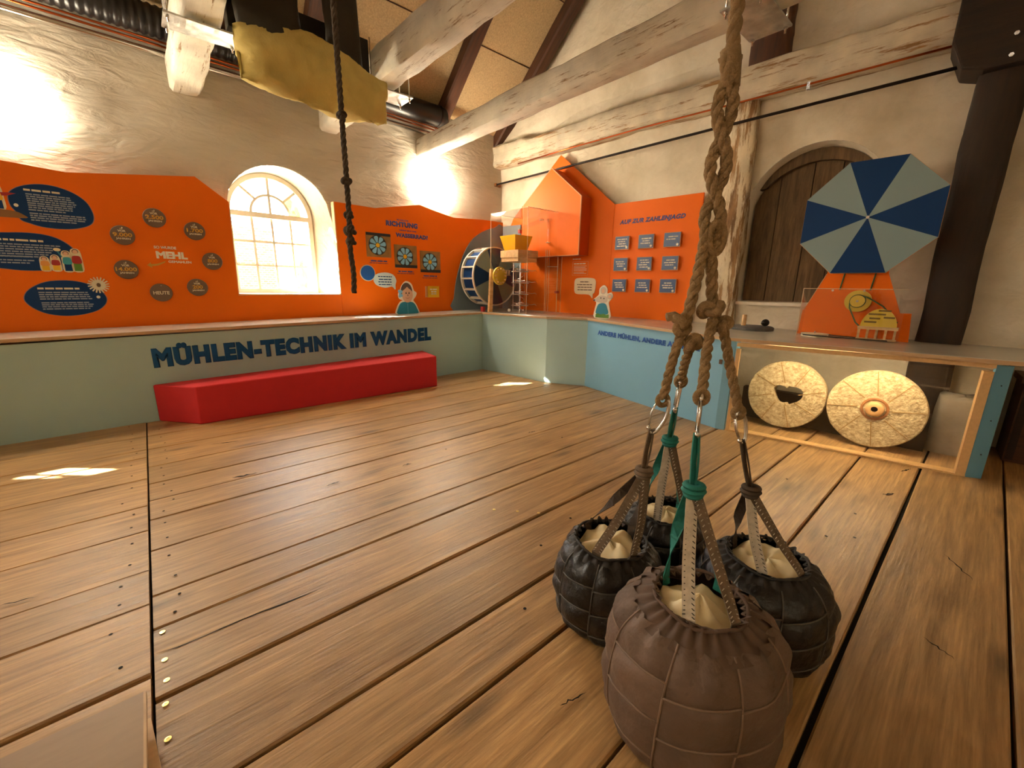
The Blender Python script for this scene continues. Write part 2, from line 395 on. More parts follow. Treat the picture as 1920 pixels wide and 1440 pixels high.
# ================================================================== STRUCTURE
# ---- floor: dark sub floor and single oak planks
floor = obj('floor', MB().box(-5.4, 5.9, -3.7, 6.2, -.12, -.035), dark_m)
tag(floor, 'worn oak plank floor of the mill room', None, None, 'structure')
RG = [4.99, 4.38, 4.02, 3.62, 3.30, 3.02, 2.76, 2.41, 2.03, 1.81, 1.455, 1.085, .838, .46, .127, -.27, -.68, -1.1, -1.5, -1.92, -2.3, -2.7, -3.1, -3.5]
LG = [4.9, 4.385, 4.015, 3.82, 3.39, 2.96, 2.64, 2.235, 1.967, 1.565, 1.17, .8, .42, .05, -.35, -.8, -1.25, -1.7, -2.15, -2.6, -3.1, -3.5]
GAP = {1.455: .014, .838: .013, .127: .016, -.27: .012, 1.565: .017, 2.235: .007, .46: .011, 1.085: .008, 2.03: .005, 1.81: .006}
def plank(x0, x1, y0, y1, dz, tilt, seed):
    L, W = x1-x0, y1-y0; b = .006; n = max(2, int(L/.5)); mb = MB()
    prof = [(-W/2,-.04),(W/2,-.04),(W/2,-b),(W/2-b,0),(0,.0),(-W/2+b,0),(-W/2,-b)]
    for i in range(n+1):
        x = -L/2+L*i/n; e = nz((x*1.5, y0, seed),1,seed)*.004
        for j,(y,z) in enumerate(prof):
            yy = y + (e if j in (1,2,3) else (nz((x*1.5, y0+9, seed),1,seed+3)*.004 if j in (0,5,6) else 0))
            mb.v.append((x, yy, z+y/W*tilt+ (nz((x,seed,2),1,seed)*.002 if z > -.03 else 0)))
    m = len(prof)
    for i in range(n):
        for j in range(m):
            j2 = (j+1)%m; mb.f.append((i*m+j,(i+1)*m+j,(i+1)*m+j2,i*m+j2))
    mb.f.append(tuple(range(m))); mb.f.append(tuple(n*m+j for j in range(m-1,-1,-1)))
    o = obj('floor_plank', mb, floor_m, floor, M=T((x0+x1)/2, (y0+y1)/2, dz))
    return o
k = 0
for (X0, X1, G, up) in ((-.154, 5.75, RG, 0), (-5.2, -.163, LG, .003)):
    ys = [5.6]+G
    for a, b_ in zip(ys[:-1], ys[1:]):
        k += 1; ga = GAP.get(a, .004)/2; gb = GAP.get(b_, .004)/2
        dz = up+random.uniform(-.0015, .0015)
        if up and a < 2.3: dz += .006
        if X0 > -1 and k % 2 == 0 and a < 0:          # out of view: two boards end to end
            plank(X0, 2.4, b_+gb, a-ga, dz, 0, k); plank(2.405, X1, b_+gb, a-ga, dz, 0, k+60)
        else:
            plank(X0, X1, b_+gb, a-ga, dz, random.uniform(-.003,.003), k)
# brass screws by the butt joint and dark nail holes
scr = mesh('screw', MB().lathe([(.0085,0),(.0085,.0012),(.0035,.0014),(.003,.0004)], 14), brass_m)
for x, y in [(-.127,1.619),(-.125,1.52),(-.131,1.423),(-.13,1.292),(-.129,1.77),(1.33,1.66),(1.42,1.56),(1.5,1.47)]:
    obj('brass_screw', scr, brass_m, floor, M=T(x, y, .0035))
holes = MB()
for side, G in ((-.075, RG), (-.245, LG)):
    for a, b_ in zip(G[:-1], G[1:]):
        if a < .9 or (side > -.1 and a < 1.9): continue
        for t in (.25, .75):
            holes.lathe([(.006,0),(.006,.0005)], 8, (side+random.uniform(-.03,.03), a+(b_-a)*t, .0105 if (side < -.2 and a < 2.3) else .0045 if side < -.2 else .003))
for x, y in [(1.3,1.25),(1.22,.98),(.96,1.0),(2.9,.3),(2.5,.35),(2.6,.25),(3.1,.7),(1.9,1.25),(1.6,1.32),(2.5,2.2),(1.6,2.6),(2.9,1.6)]:
    holes.lathe([(.007,0),(.007,.0005)], 8, (x, y, .003))
def crack(x0, y0, x1, y1, w_, zz=.0034):
    r = random.Random(int(x0*1000)+int(y0*77)); n = 9; a, c = [], []
    d = Vector((x1-x0, y1-y0)); nn = Vector((-d.y, d.x)).normalized()
    for i in range(n+1):
        t = i/n; p = Vector((x0, y0))+d*t+nn*r.uniform(-1, 1)*min(.006, d.length*.05); ww = w_*(sin(pi*t)**.7+.05)*r.uniform(.5, 1.2)
        a.append(p+nn*ww); c.append(p-nn*ww)
    mb = MB(); mb.v = [(p.x, p.y, zz) for p in a]+[(p.x, p.y, zz) for p in c]; mb.f = [(i, i+n+1, i+n+2, i+1) for i in range(n)]
    obj('floor_crack', mb, screwhole, floor)
for c_ in [(.218,3.844,.403,3.79,.006),(.254,3.06,.40,3.045,.008),(.69,2.56,.785,2.565,.006),(1.199,2.533,1.269,2.533,.006),(2.351,2.464,2.435,2.455,.006),(-.15,1.664,.42,1.628,.0035),(.777,.644,.873,.622,.003),(-.602,2.325,-.5,2.30,.003,.012),(.842,2.192,1.138,2.192,.002),(2.766,-.067,2.596,-.168,.003),(1.998,-.055,1.95,-.14,.003),(3.327,.237,3.40,.19,.008),(3.877,.21,4.0,.172,.006)]: crack(*c_)
tag(obj('nail_holes', holes, screwhole, floor), kind='stuff')

# ---- plastered walls with arched openings
def wall_surface(s0, s1, z0, z1, zb, zs, hole, amp, seed, d0=0.0, ds=.11, zn=(10,8,16)):
    """hole: list of (centre, half width) ; opening from zb to zs then a half ellipse"""
    disp = lambda s, z: d0 + amp*(nz((s*.9, 0, z*1.6), 1, seed, 4)*1.2)
    cuts = [s0, s1]
    for c, hw, rise in hole: cuts += [c-hw, c+hw]
    cuts = sorted(cuts); cols = []
    for a, b_ in zip(cuts[:-1], cuts[1:]):
        n = max(1, int(round((b_-a)/ds))); inside = any(abs((a+b_)/2-c) < hw for c, hw, r in hole)
        n = max(n, 20) if inside else n
        for i in range(n):
            cols.append((a+(b_-a)*i/n, a+(b_-a)*(i+1)/n, inside))
    def arch(s):
        for c, hw, rise in hole:
            if abs(s-c) <= hw+1e-6: return zs+rise*sqrt(max(0, 1-((s-c)/hw)**2))
        return zs
    mb = MB()
    P = lambda s, z: (s, disp(s, z), z)
    def strip(a, b_, za, zbb, n):   # za, zbb: functions
        mb.grid(lambda u, v: P(a+(b_-a)*u, (za(a+(b_-a)*u))*(1-v)+zbb(a+(b_-a)*u)*v), 1, n)
    for a, b_, ins in cols:
        strip(a, b_, lambda s: z0, lambda s: zb, zn[0])
        if not ins: strip(a, b_, lambda s: zb, lambda s: zs, zn[1])
        strip(a, b_, (arch if ins else (lambda s: zs)), lambda s: z1, zn[2])
    # weld
    key = {}; nv = []; remap = []
    for p in mb.v:
        kk = (round(p[0],4), round(p[2],4))
        if kk not in key: key[kk] = len(nv); nv.append(p)
        remap.append(key[kk])
    mb.v = nv; mb.f = [tuple(remap[i] for i in f) for f in mb.f]
    return mb, disp, arch

def outline(c, hw, zb, zs, rise, n=24):
    pts = [(c-hw, zb+(zs-zb)*i/8) for i in range(8)]
    pts += [(c-hw*cos(pi*i/n), zs+rise*sin(pi*i/n)) for i in range(n+1)]
    pts += [(c+hw, zs+(zb-zs)*i/8) for i in range(1, 9)]
    return pts

WZB, WZS = 1.12, 1.96
win = [(2.33, .56, .56), (-1.67, .56, .56)]
mb, dispL, archL = wall_surface(-4.3, 5.76, 0, 3.85, WZB, WZS, win, .035, 1, .10)
wl = obj('wall_left', mb, plaster_l, None, True, FL); tag(wl, 'uneven tan plaster wall with the arched windows', None, None, 'structure')
# reveals (white limewash), inner splay to the frame and outer jamb beyond it
for c, hw, rise in win:
    A = outline(c, hw, WZB, WZS, rise); Bk = outline(c-.065, .455, 1.13, 2.02, .455)
    mb = MB(); n = len(A)
    rows = [[(s, dispL(s, z)-.002, z) for s, z in A]]
    for t in (.35, .7, 1.0):
        rows.append([(a[0]+(b_[0]-a[0])*t, .10+.27*t + .01*nz((a[0]*3,t*2,a[1]*3),1,4)*(t < 1), a[1]+(b_[1]-a[1])*t) for a, b_ in zip(A, Bk)])
    for t in (.5, 1): rows.append([(b_[0], .37+OUTD*t, b_[1]) for b_ in Bk])
    for r in rows: mb.v += r
    for i in range(len(rows)-1):
        for j in range(n-1): mb.f.append((i*n+j, (i+1)*n+j, (i+1)*n+j+1, i*n+j+1))
        mb.f.append((i*n+n-1, (i+1)*n+n-1, (i+1)*n, i*n))      # sill
    obj('window_reveal', mb, white_pl, wl, True)
RW = [(4.34, .585, .60)]
RZB, RZS = 1.118, 2.02
mb, dispR, archR = wall_surface(-.08, 10.0, 0, 3.6, RZB, RZS, RW, .02, 3, 0.0, .14)
wr = obj('wall_right', mb, plaster_r, None, True, FR); tag(wr, 'tan plaster wall with the arched niche and timber posts', None, None, 'structure')
A = outline(*[RW[0][0], RW[0][1], RZB, RZS, RW[0][2]]); Bk = outline(4.34, .55, RZB+.01, RZS, .56)
mb = MB(); n = len(A)
rows = [[(s, dispR(s, z)+.004, z) for s, z in A]] + [[(a[0]+(b_[0]-a[0])*t, .30*t, a[1]+(b_[1]-a[1])*t) for a, b_ in zip(A, Bk)] for t in (.12, .5, 1)]
for r in rows: mb.v += r
for i in range(len(rows)-1):
    for j in range(n-1): mb.f.append((i*n+j, (i+1)*n+j, (i+1)*n+j+1, i*n+j+1))
    mb.f.append((i*n+n-1, (i+1)*n+n-1, (i+1)*n, i*n))
obj('niche_reveal', mb, plaster_r, wr, True)
# gable above the wall plate, up to the roof
def gable(u, v):
    s = -.1+10.0*u; Y = 5.685-.997*s
    top = 3.55+tan(radians(40))*(max(0, min(5.7-Y, Y+3.6)))
    z = 3.40+(top-3.40)*v; k = min(1, v*6)
    return (s, .05+k*(-.10+.05*nz((s*.9,2,z*1.4),1,9,4)+.02*v), z)
gb = obj('gable_plaster', MB().grid(gable, 60, 22), plaster_r, wr, True)
# walls out of view that close the room (two plain plastered sides)
mbx = MB().add([(-5.2,5.3,0),(-5.2,-3.5,0),(-5.2,-3.5,3.55),(-5.2,1.05,7.4),(-5.2,5.3,3.6)], [(0,1,2,3,4)])
tag(obj('wall_west', mbx, plaster_l), 'plain plaster wall', None, None, 'structure')
# near wall with one tall opening for daylight
wn = MB()
wn.add([(5.6,-3.5,0),(-5.2,-3.5,0),(-5.2,-3.5,3.6),(5.6,-3.5,3.6)], [(0,1,2,3)])
tag(obj('wall_near', wn, plaster_r), 'plain plaster wall behind the viewer', None, None, 'structure')
# ---- roof: boarded slope over the left wall and its twin
mbx = MB()
tr = tan(radians(40)); xa, xb = -5.3, 5.6
rp = lambda Y: 3.5+tr*(min(5.75-Y, Y+3.7))
mbx.add([(xa,5.9,3.5-.13),(xb,5.9,3.5-.13),(xb,1.02,rp(1.02)),(xa,1.02,rp(1.02)),(xb,-3.8,3.4),(xa,-3.8,3.4)], [(0,1,2,3),(3,2,4,5)])
roof = obj('ceiling', mbx, board_m); tag(roof, 'sloping chipboard roof lining between rafters', None, None, 'structure')
for i in range(1, 4):      # joints of the boards
    Y = 5.5-i*.62
    obj('board_joint', MB().box(xa, 4.6, Y-.004, Y+.004, rp(Y)-.012, rp(Y)+.01), dark_wood, roof)
for X in (-4.0, -2.2, -.5, .1, 1.72, 3.50, 4.60, 0.9):
    if X in (.1,): continue
    L = 6.0; mb = rough_beam(L, .17, .17, 20, .006, X+20)
    o = obj('rafter', mb, dark_wood, roof)
    o.matrix_local = T(X, 5.75, 3.30) @ Matrix.Rotation(-pi/2, 4, 'Z') @ Matrix.Rotation(-radians(40), 4, 'Y')

# ---- timbers
def tb(name, label, M, L, w, h, m, seed, seg=50, amp=.012, cat='beam', group=None):
    o = obj(name, rough_beam(L, w, h, seg, amp, seed), m, None, False, M, None)
    o.data.polygons.foreach_set('use_smooth', [True]*len(o.data.polygons)); o.data.set_sharp_from_angle(angle=radians(50))
    return tag(o, label, cat, group)
along_y = Matrix.Rotation(-pi/2, 4, 'Z')
tb('tie_beam', 'limewashed tie beam above the left orange panel, a steel plate clamped under it', T(.565, 5.60, 3.02) @ along_y, 9.0, .24, .26, lime_wood, 1, 70)
tb('tie_beam', 'limewashed tie beam behind the yellow cloth and the thin knotted rope', T(1.93, 5.62, 3.00) @ along_y, 9.0, .23, .27, lime_wood, 2, 70)
tb('tie_beam', 'long limewashed tie beam running diagonally over the bright round lamp by the corner', T(3.215, 5.72, 2.975) @ along_y, 9.2, .20, .24, lime_wood, 3, 70, .010)
mE = FR @ T(-.12, -.06, 3.09)
tb('wall_plate', 'worn limewashed wall plate beam along the top of the right wall', mE, 9.5, .26, .30, lime_wood_y, 4, 90, .022)
def post(name, label, s0, s1, d0, d1, z0, z1, m, seed, amp=.012):
    mm = FR @ T((s0+s1)/2, (d0+d1)/2, z0) @ Matrix.Rotation(-pi/2, 4, 'Y') @ T(0, 0, -(s1-s0)/2)
    # local x up, local y = depth, local z = -s
    return tb(name, label, FR @ T((s0+s1)/2, (d0+d1)/2, z0) @ Matrix(((0,0,-1,(s1-s0)/2),(0,1,0,0),(1,0,0,0),(0,0,0,1))), z1-z0, abs(d1-d0), s1-s0, m, seed, 36, amp, 'post')
post('timber_post', 'flaking limewashed post on the right wall behind the hanging rope', 3.56, 3.79, -.10, .06, .80, 3.12, post_wood, 6, .014)
post('timber_post', 'thick dark timber post at the far right beside the blue wheel', 5.30, 5.57, -.22, .05, 0, 3.6, black_wood, 7, .012)
post('post_stub', 'short dark upright above the wall plate on the gable', 3.66, 3.98, -.16, .04, 3.37, 4.7, dark_wood, 8, .01)
# bracket at the head of the dark post
br = obj('knee_brace', MB().prism([(5.12,3.6),(5.12,3.05),(5.2,2.86),(5.32,2.82),(5.6,2.82),(5.6,3.6)], -.3, .02), black_wood, None, False, FR)
tag(bevel(br, .015), 'dark shaped bracket at the head of the thick post', 'bracket')
# dark timber door leaf in the niche
obj('niche_light_block', MB().box(3.72, 4.98, .272, .34, 1.0, 2.75), dark_m, wr)  # unseen backing, added to stop outside light leaking between the door planks
dr = empty('door_1', FR, None, None, None, 'structure')
dr['label'] = 'old dark plank door in the arched niche'
xs = [3.80, 4.02, 4.30, 4.53, 4.72, 4.88]
for a, b_ in zip(xs[:-1], xs[1:]):
    pts = [(a+.004, 1.10), (b_-.004, 1.10)]
    top = [(s, 2.02+.52*sqrt(max(0, 1-((s-4.34)/.55)**2))) for s in [b_-.004-(b_-a-.008)*i/6 for i in range(7)]]
    obj('door_plank', MB().prism(pts+top, .20+random.uniform(-.006,.006), .27), door_m, dr)
arc = [(4.34-.56*cos(t), 2.02+.58*sin(t)) for t in [pi*i/20 for i in range(20, -1, -1)]]
inn = [(4.34-.54*cos(t), 2.02+.47*sin(t)) for t in [pi*i/20 for i in range(3, 18)]]
arc2 = [p for p in arc if p[1] > 2.25]
inn2 = [p for p in inn if p[1] > 2.25]
lin = obj('door_head', MB().prism(arc2+inn2, .14, .22), door_m, dr)
tag(dr, 'old dark plank door in the arched niche')

# ---- windows
def window(idx, c, M, full=True):
    W = empty('window_%d' % idx, M, None, None, None, 'structure'); W['label'] = 'arched white window with small panes'
    hw, zb, zs = .455, 1.13, 2.02; d0, d1 = .33, .40; b = .048
    O = outline(c, hw, zb, zs, hw); I = outline(c, hw-b, zb+b, zs, hw-b)
    mb = MB(); n = len(O)
    for d in (d0, d1):
        mb.v += [(s, d, z) for s, z in O]; mb.v += [(s, d, z) for s, z in I]
    for j in range(n):
        j2 = (j+1) % n
        mb.f += [(j, j2, n+j2, n+j), (n+j, n+j2, 3*n+j2, 3*n+j), (2*n+j2, 2*n+j, 3*n+j, 3*n+j2), (j2, j, 2*n+j, 2*n+j2)]
    obj('window_frame', mb, frame_m, W)
    obj('transom', MB().box(c-hw+.02, c+hw-.02, d0-.012, d1-.01, zs-.035, zs+.02), frame_m, W)
    ih = hw-b; t = .0125; dm0, dm1 = .345, .372
    cols = [c-ih+2*ih*i/4 for i in range(5)]; rows = [zb+b+(zs-.035-zb-b)*i/3 for i in range(4)]
    for x in cols[1:-1]: obj('muntin', MB().box(x-t, x+t, dm0, dm1, rows[0], rows[-1]), frame_m, W)
    for z in rows[1:-1]: obj('muntin', MB().box(c-ih, c+ih, dm0, dm1, z-t, z+t), frame_m, W)
    r1 = ih/2
    ar = lambda r, n=16: [(c-r*cos(pi*i/n), zs+.02+r*sin(pi*i/n)) for i in range(n+1)]
    obj('muntin', MB().prism(ar(r1+t)+ar(r1-t)[::-1], dm0, dm1), frame_m, W)
    obj('muntin', MB().box(c-t, c+t, dm0, dm1, zs, zs+ih), frame_m, W)
    for a in (pi/4, 3*pi/4):
        p, q = (c-r1*cos(a), zs+.02+r1*sin(a)), (c-(ih+.01)*cos(a), zs+(ih+.01)*sin(a))
        nx, ny = sin(a)*t, cos(a)*t
        obj('muntin', MB().prism([(p[0]-nx,p[1]-ny),(p[0]+nx,p[1]+ny),(q[0]+nx,q[1]+ny),(q[0]-nx,q[1]-ny)], dm0, dm1), frame_m, W)
    for i in range(4):
        for j in range(3):
            obj('pane', MB().box(cols[i]+t, cols[i+1]-t, .356, .359, rows[j]+t, rows[j+1]-t), glass_m, W)
    for a0, a1 in ((0, pi/4), (pi/4, pi/2), (pi/2, 3*pi/4), (3*pi/4, pi)):
        f = lambda r, k: (c-r*cos(a0+(a1-a0)*k/6), zs+.02+r*sin(a0+(a1-a0)*k/6))
        obj('pane', MB().prism([f(r1, k) for k in range(7)]+[f(ih-.012, k) for k in range(6, -1, -1)], .356, .359), glass_m, W)
    for a0, a1 in ((0, pi/2), (pi/2, pi)):
        f = lambda r, k: (c-r*cos(a0+(a1-a0)*k/6), zs+.02+r*sin(a0+(a1-a0)*k/6))
        obj('pane', MB().prism([f(r1-.005, k) for k in range(7)]+[(c, zs+.02)], .356, .359), glass_m, W)
    return W
window(1, 2.265, FL)
window(2, -1.735, FL)

# ================================================================== LETTERING HELPERS
def text_mesh(body, bold=.0, spacing=1.0, shear=0.0, extr=.0):
    cu = bpy.data.curves.new('lettering', 'FONT'); cu.body = body; cu.size = 1; cu.bevel_depth = bold; cu.bevel_resolution = 0; cu.space_character = spacing
    cu.shear = shear; cu.extrude = extr; cu.resolution_u = 3; cu.align_x = 'LEFT'
    o = bpy.data.objects.new('lettering', cu); COL.objects.link(o)
    dg = bpy.context.evaluated_depsgraph_get()
    me = bpy.data.meshes.new_from_object(o.evaluated_get(dg)); bpy.data.objects.remove(o)
    return me

def lettering(body, x0, x1, z0, z1, m, parent, d=-.002, bold=.035, shear=0.0, thick=.0012, tilt=0.0, spacing=1.0, name='lettering'):
    """fits body into x0..x1, z0..z1 of the parent's wall frame, facing -y"""
    me = text_mesh(body, bold, spacing, shear, .01)
    vs_ = [v.co.copy() for v in me.vertices]
    a = min(v.x for v in vs_); b_ = max(v.x for v in vs_); c = min(v.y for v in vs_); e = max(v.y for v in vs_)
    sx = (x1-x0)/(b_-a); sz = (z1-z0)/(e-c)
    for v, co in zip(me.vertices, vs_):
        x = x0+(co.x-a)*sx; v.co = (x, d-thick*(co.z > 0.0), z0+(co.y-c)*sz+tilt*(x-x0))
    me.materials.clear(); me.materials.append(m); me.update()
    return obj(name, me, m, parent)

def dashes(lines, m, parent, d=-.002, h=.012, seed=1, name='text_lines'):
    """lines: (x0, x1, z) or (x0,x1,za,zb): unreadably small print as broken bars"""
    rnd = random.Random(seed); mb = MB()
    for ln in lines:
        x0, x1, za = ln[:3]; zb = ln[3] if len(ln) > 3 else za
        x = x0
        while x < x1-.004:
            w_ = min(rnd.uniform(.5, 1.6)*h*3.2, x1-x)
            t = (x-x0)/(x1-x0); z = za+(zb-za)*t
            mb.box(x, x+w_, d-.001, d, z-h/2, z+h/2)
            x += w_+h*.55
    return tag(obj(name, mb, m, parent), kind='stuff') if len(mb.f) > 1800 else obj(name, mb, m, parent)

def flat(poly, m, parent, d0, d1=None, name='print'):
    return obj(name, MB().prism(poly, d0, d0+.0015 if d1 is None else d1), m, parent)
def ell(cx, cz, rx, rz=None, n=24, a0=0, a1=2*pi):
    rz = rx if rz is None else rz
    return [(cx+rx*cos(a0+(a1-a0)*i/n), cz+rz*sin(a0+(a1-a0)*i/n)) for i in range(n if a1-a0 > 6.2 else n+1)]
def smooth_poly(P, k=4):
    n = len(P); out = []
    for i in range(n):
        p0, p1, p2, p3 = [Vector((*P[(i+j-1) % n], 0)) for j in range(4)]
        for t in range(k):
            t /= k
            q = .5*((2*p1)+(p2-p0)*t+(2*p0-5*p1+4*p2-p3)*t*t+(3*p1-p0-3*p2+p3)*t**3); out.append((q.x, q.y))
    return out

# ================================================================== LEFT WALL EXHIBITS
lp = empty('display_panel', FL, 'orange display panel with blue text blobs and dated discs, left of and below the window', 'panel')
obj('board', MB().prism([(-1.2,2.28),(.63,2.142),(1.534,2.264),(1.79,2.067),(1.768,1.125),(2.885,1.109),(2.885,.80),(-1.2,.76)], 0, .02), orange_m, lp)
obj('board_edge', MB().prism([(1.768,1.125),(1.790,2.067),(1.798,2.067),(1.776,1.125)], -.001, .021).box(1.768, 2.885, -.001, .021, 1.110, 1.121), edge_m, lp)
rpn = empty('display_panel', FL, 'orange display panel about the water wheel, right of the window', 'panel')
obj('board', MB().prism([(2.889,2.218),(3.409,2.211),(4.076,2.338),(4.35,2.285),(4.644,2.234),(5.21,2.267),(5.64,2.27),(5.64,.84),(2.889,.80)], 0, .02), orange_m, rpn)
obj('board_edge', MB().prism([(2.878,2.218),(2.889,2.218),(2.889,1.109),(2.878,1.109)], -.001, .08), edge_m, rpn)
# blue blobs with small print
def blob(P, lines, head, label_, dot=None):
    o = flat(smooth_poly(P, 3), navy_m, lp, -.003, -.0005, 'text_blob'); o['label'] = label_
    flat(smooth_poly([(x+(x-sum(p[0] for p in P)/len(P))*.022, z+(z-sum(p[1] for p in P)/len(P))*.022) for x, z in P], 3), mat_edge, lp, -.0015, -.0002, 'blob_outline')
    dashes([head], cream_m, o, -.0035, .015, 3, 'heading_line')
    if dot: flat(ell(*dot, .013), white_m, o, -.0045, -.003, 'white_dot')
    dashes(lines, textline_m, o, -.0035, .0095, 5, 'text_lines')
mat_edge = mat('blob_edge', srgb(150,120,120), .6)
b1 = [(.285,1.933),(.332,1.976),(.396,2.005),(.46,2.019),(.522,2.019),(.584,2.007),(.646,1.981),(.691,1.947),(.725,1.904),(.744,1.847),(.748,1.797),(.736,1.753),(.707,1.722),(.651,1.696),(.58,1.68),(.497,1.676),(.419,1.684),(.36,1.704),(.313,1.727),(.298,1.784),(.276,1.827),(.272,1.886)]
blob(b1, [(.371,.655-.01*abs(i-3),1.934-.0172*i) for i in range(7)]+[(.368,.58,1.812)]+[(.369,.70-.004*i,1.785-.0172*i) for i in range(3)]+[(.369,.636,1.732)], (.365,.57,1.966), 'upper blue text blob', (.305,1.838))
b2 = [(-.26,1.47),(-.2,1.55),(-.08,1.60),(.06,1.612),(.179,1.615),(.302,1.625),(.393,1.622),(.469,1.604),(.529,1.568),(.575,1.515),(.61,1.45),(.599,1.391),(.548,1.345),(.365,1.325),(.244,1.323),(.135,1.336),(0,1.345),(-.15,1.385)]
blob(b2, [(-.1,.50-.02*i,1.53-.019*i) for i in range(6)]+[(-.1,.328,1.433),(-.1,.33,1.403),(-.02,.302,1.382)], (-.1,.408,1.564), 'middle blue text blob')
b3 = [(.221,1.091),(.244,1.146),(.294,1.192),(.366,1.229),(.459,1.243),(.551,1.237),(.624,1.211),(.684,1.169),(.716,1.114),(.719,1.069),(.693,1.02),(.638,.977),(.543,.947),(.439,.939),(.339,.959),(.274,.998),(.234,1.045)]
blob(b3, [(.309,.61+.006*i,1.141-.0185*i) for i in range(4)]+[(.312,.602,1.053),(.312,.63,1.036),(.312,.62,1.019),(.312,.602,1.0)], (.308,.56,1.174), 'lower blue text blob', (.67,1.10))
# little printed figures
def figure(x, zb, w_, zt, body, legs, hair=hair_m):
    h = zt-zb; hr = w_*.30
    flat(smooth_poly([(x-w_*.52,zb-.004),(x-w_*.6,zb+h*.45),(x-w_*.5,zt-.01),(x,zt+.008),(x+w_*.5,zt-.01),(x+w_*.6,zb+h*.45),(x+w_*.52,zb-.004)], 3), cream_m, lp, -.0048, -.0032, 'figure_outline')
    if legs: flat([(x-w_*.42,zb),(x+w_*.42,zb),(x+w_*.40,zb+h*.42),(x-w_*.40,zb+h*.42)], legs, lp, -.0058, -.0048, 'figure_legs')
    flat(smooth_poly([(x-w_*.45,zb+h*(.36 if legs else 0)),(x-w_*.46,zb+h*.6),(x-w_*.3,zb+h*.7),(x+w_*.3,zb+h*.7),(x+w_*.46,zb+h*.6),(x+w_*.45,zb+h*(.36 if legs else 0))], 3), body, lp, -.0062, -.005, 'figure_body')
    flat(ell(x, zt-hr*.95, hr*1.12, hr*1.1), hair, lp, -.0064, -.005, 'figure_hair')
    flat(ell(x, zt-hr*1.15, hr*.9, hr*.95), skin_m, lp, -.0074, -.006, 'figure_face')
figure(.388, 1.326, .052, 1.437, mat('print_apricot', srgb(232,160,80), .6), yellow_m)
figure(.452, 1.328, .052, 1.452, redp_m, yellow_m)
figure(.523, 1.325, .055, 1.49, mat('print_aqua', srgb(60,160,180), .6), navy_m)
figure(.583, 1.327, .06, 1.51, redp_m, green_m)
flat(ell(.476, 1.502, .022, .014), lining_m, lp, -.006, -.004, 'raised_hand')
flat([(.470,1.49),(.482,1.49),(.500,1.44),(.492,1.44)], teal_m, lp, -.006, -.004, 'raised_arm')
# boat and its figure at the very left
flat(smooth_poly([(.10,1.79),(.20,1.797),(.29,1.79),(.335,1.765),(.345,1.742),(.20,1.737),(.08,1.735)], 3), mat('print_boat', srgb(140,96,50), .6), lp, -.006, -.003, 'boat')
figure(.205, 1.80, .075, 1.985, yellow_m, navy_m)
flat([(.235,1.925),(.275,1.93),(.318,1.928),(.27,1.905),(.24,1.90)], redp_m, lp, -.0065, -.004, 'raised_arm')
# white bladed wheel print on the lower blob
gw = []
for i in range(18):
    for da, r in ((0,.045),(.10,.072),(.24,.072),(.26,.045)):
        a = 2*pi*i/18+da; gw.append((.688+r*cos(a), 1.207+r*sin(a)))
wp = flat(gw, cream_m, lp, -.006, -.003, 'bladed_wheel')
flat(ell(.688, 1.207, .014, .018), taupe_m, wp, -.007, -.005, 'wheel_hub')
# centre lettering
lettering('SO WURDE', 1.124, 1.294, 1.556, 1.582, white_m, lp)
lettering('MEHL', 1.132, 1.374, 1.465, 1.533, white_m, lp, bold=.055)
lettering('GEMAHLEN', 1.216, 1.398, 1.427, 1.450, white_m, lp)
flat([(1.05,1.398),(1.082,1.425),(1.082,1.408),(1.13,1.414),(1.195,1.442),(1.19,1.428),(1.135,1.398),(1.085,1.389),(1.088,1.372)], ochre_m, lp, -.003, -.001, 'arrow')
DPOS = {'2.500': 'at the top of the ring', '1.700': 'at the upper right of the ring', '800': 'at the right of the ring, nearest the window', '200': 'at the lower right of the ring', 'HEUTE': 'at the bottom of the ring', '14.000': 'at the lower left of the ring', '9.000': 'at the upper left of the ring'}
# dated discs standing proud of the panel
for (x, z, big, lab) in [(1.167,1.836,'2.500','2.500'),(1.464,1.744,'1.700','1.700'),(1.574,1.457,'800','800'),(1.415,1.192,'200','200'),(1.12,1.14,None,'HEUTE'),(.897,1.35,'14.000','14.000'),(.917,1.657,'9.000','9.000')]:
    D = empty('date_disc', FL @ T(x, 0, z), 'round brown disc lettered %s %s' % (('%s JAHREN' % lab) if big else 'HEUTE', DPOS[lab]), 'disc', 'dated discs in a ring on the orange panel')
    D0 = obj('disc', MB().lathe([(.083,-.03),(.086,-.027),(.086,0)], 28, (0,0,0), 'y'), taupe_m, D, auto=40)
    obj('bolt', MB().lathe([(.005,-.034),(.006,-.03)], 8, (.005,0,.066), 'y'), steel_m, D0)
    if big:
        lettering('CA.', -.012, .01, .052, .062, cream_m, D0, -.0305); lettering('VOR', -.03, .026, .028, .047, cream_m, D0, -.0305)
        w_ = {3: .042, 5: .066, 6: .074}[len(big)]
        lettering(big, -w_, w_, -.014, .022, ochre_m, D0, -.0305, .03); lettering('JAHREN', -.05, .05, -.041, -.022, cream_m, D0, -.0305)
    else:
        lettering('HEUTE', -.062, .062, -.018, .014, cream_m, D0, -.0305, .03)

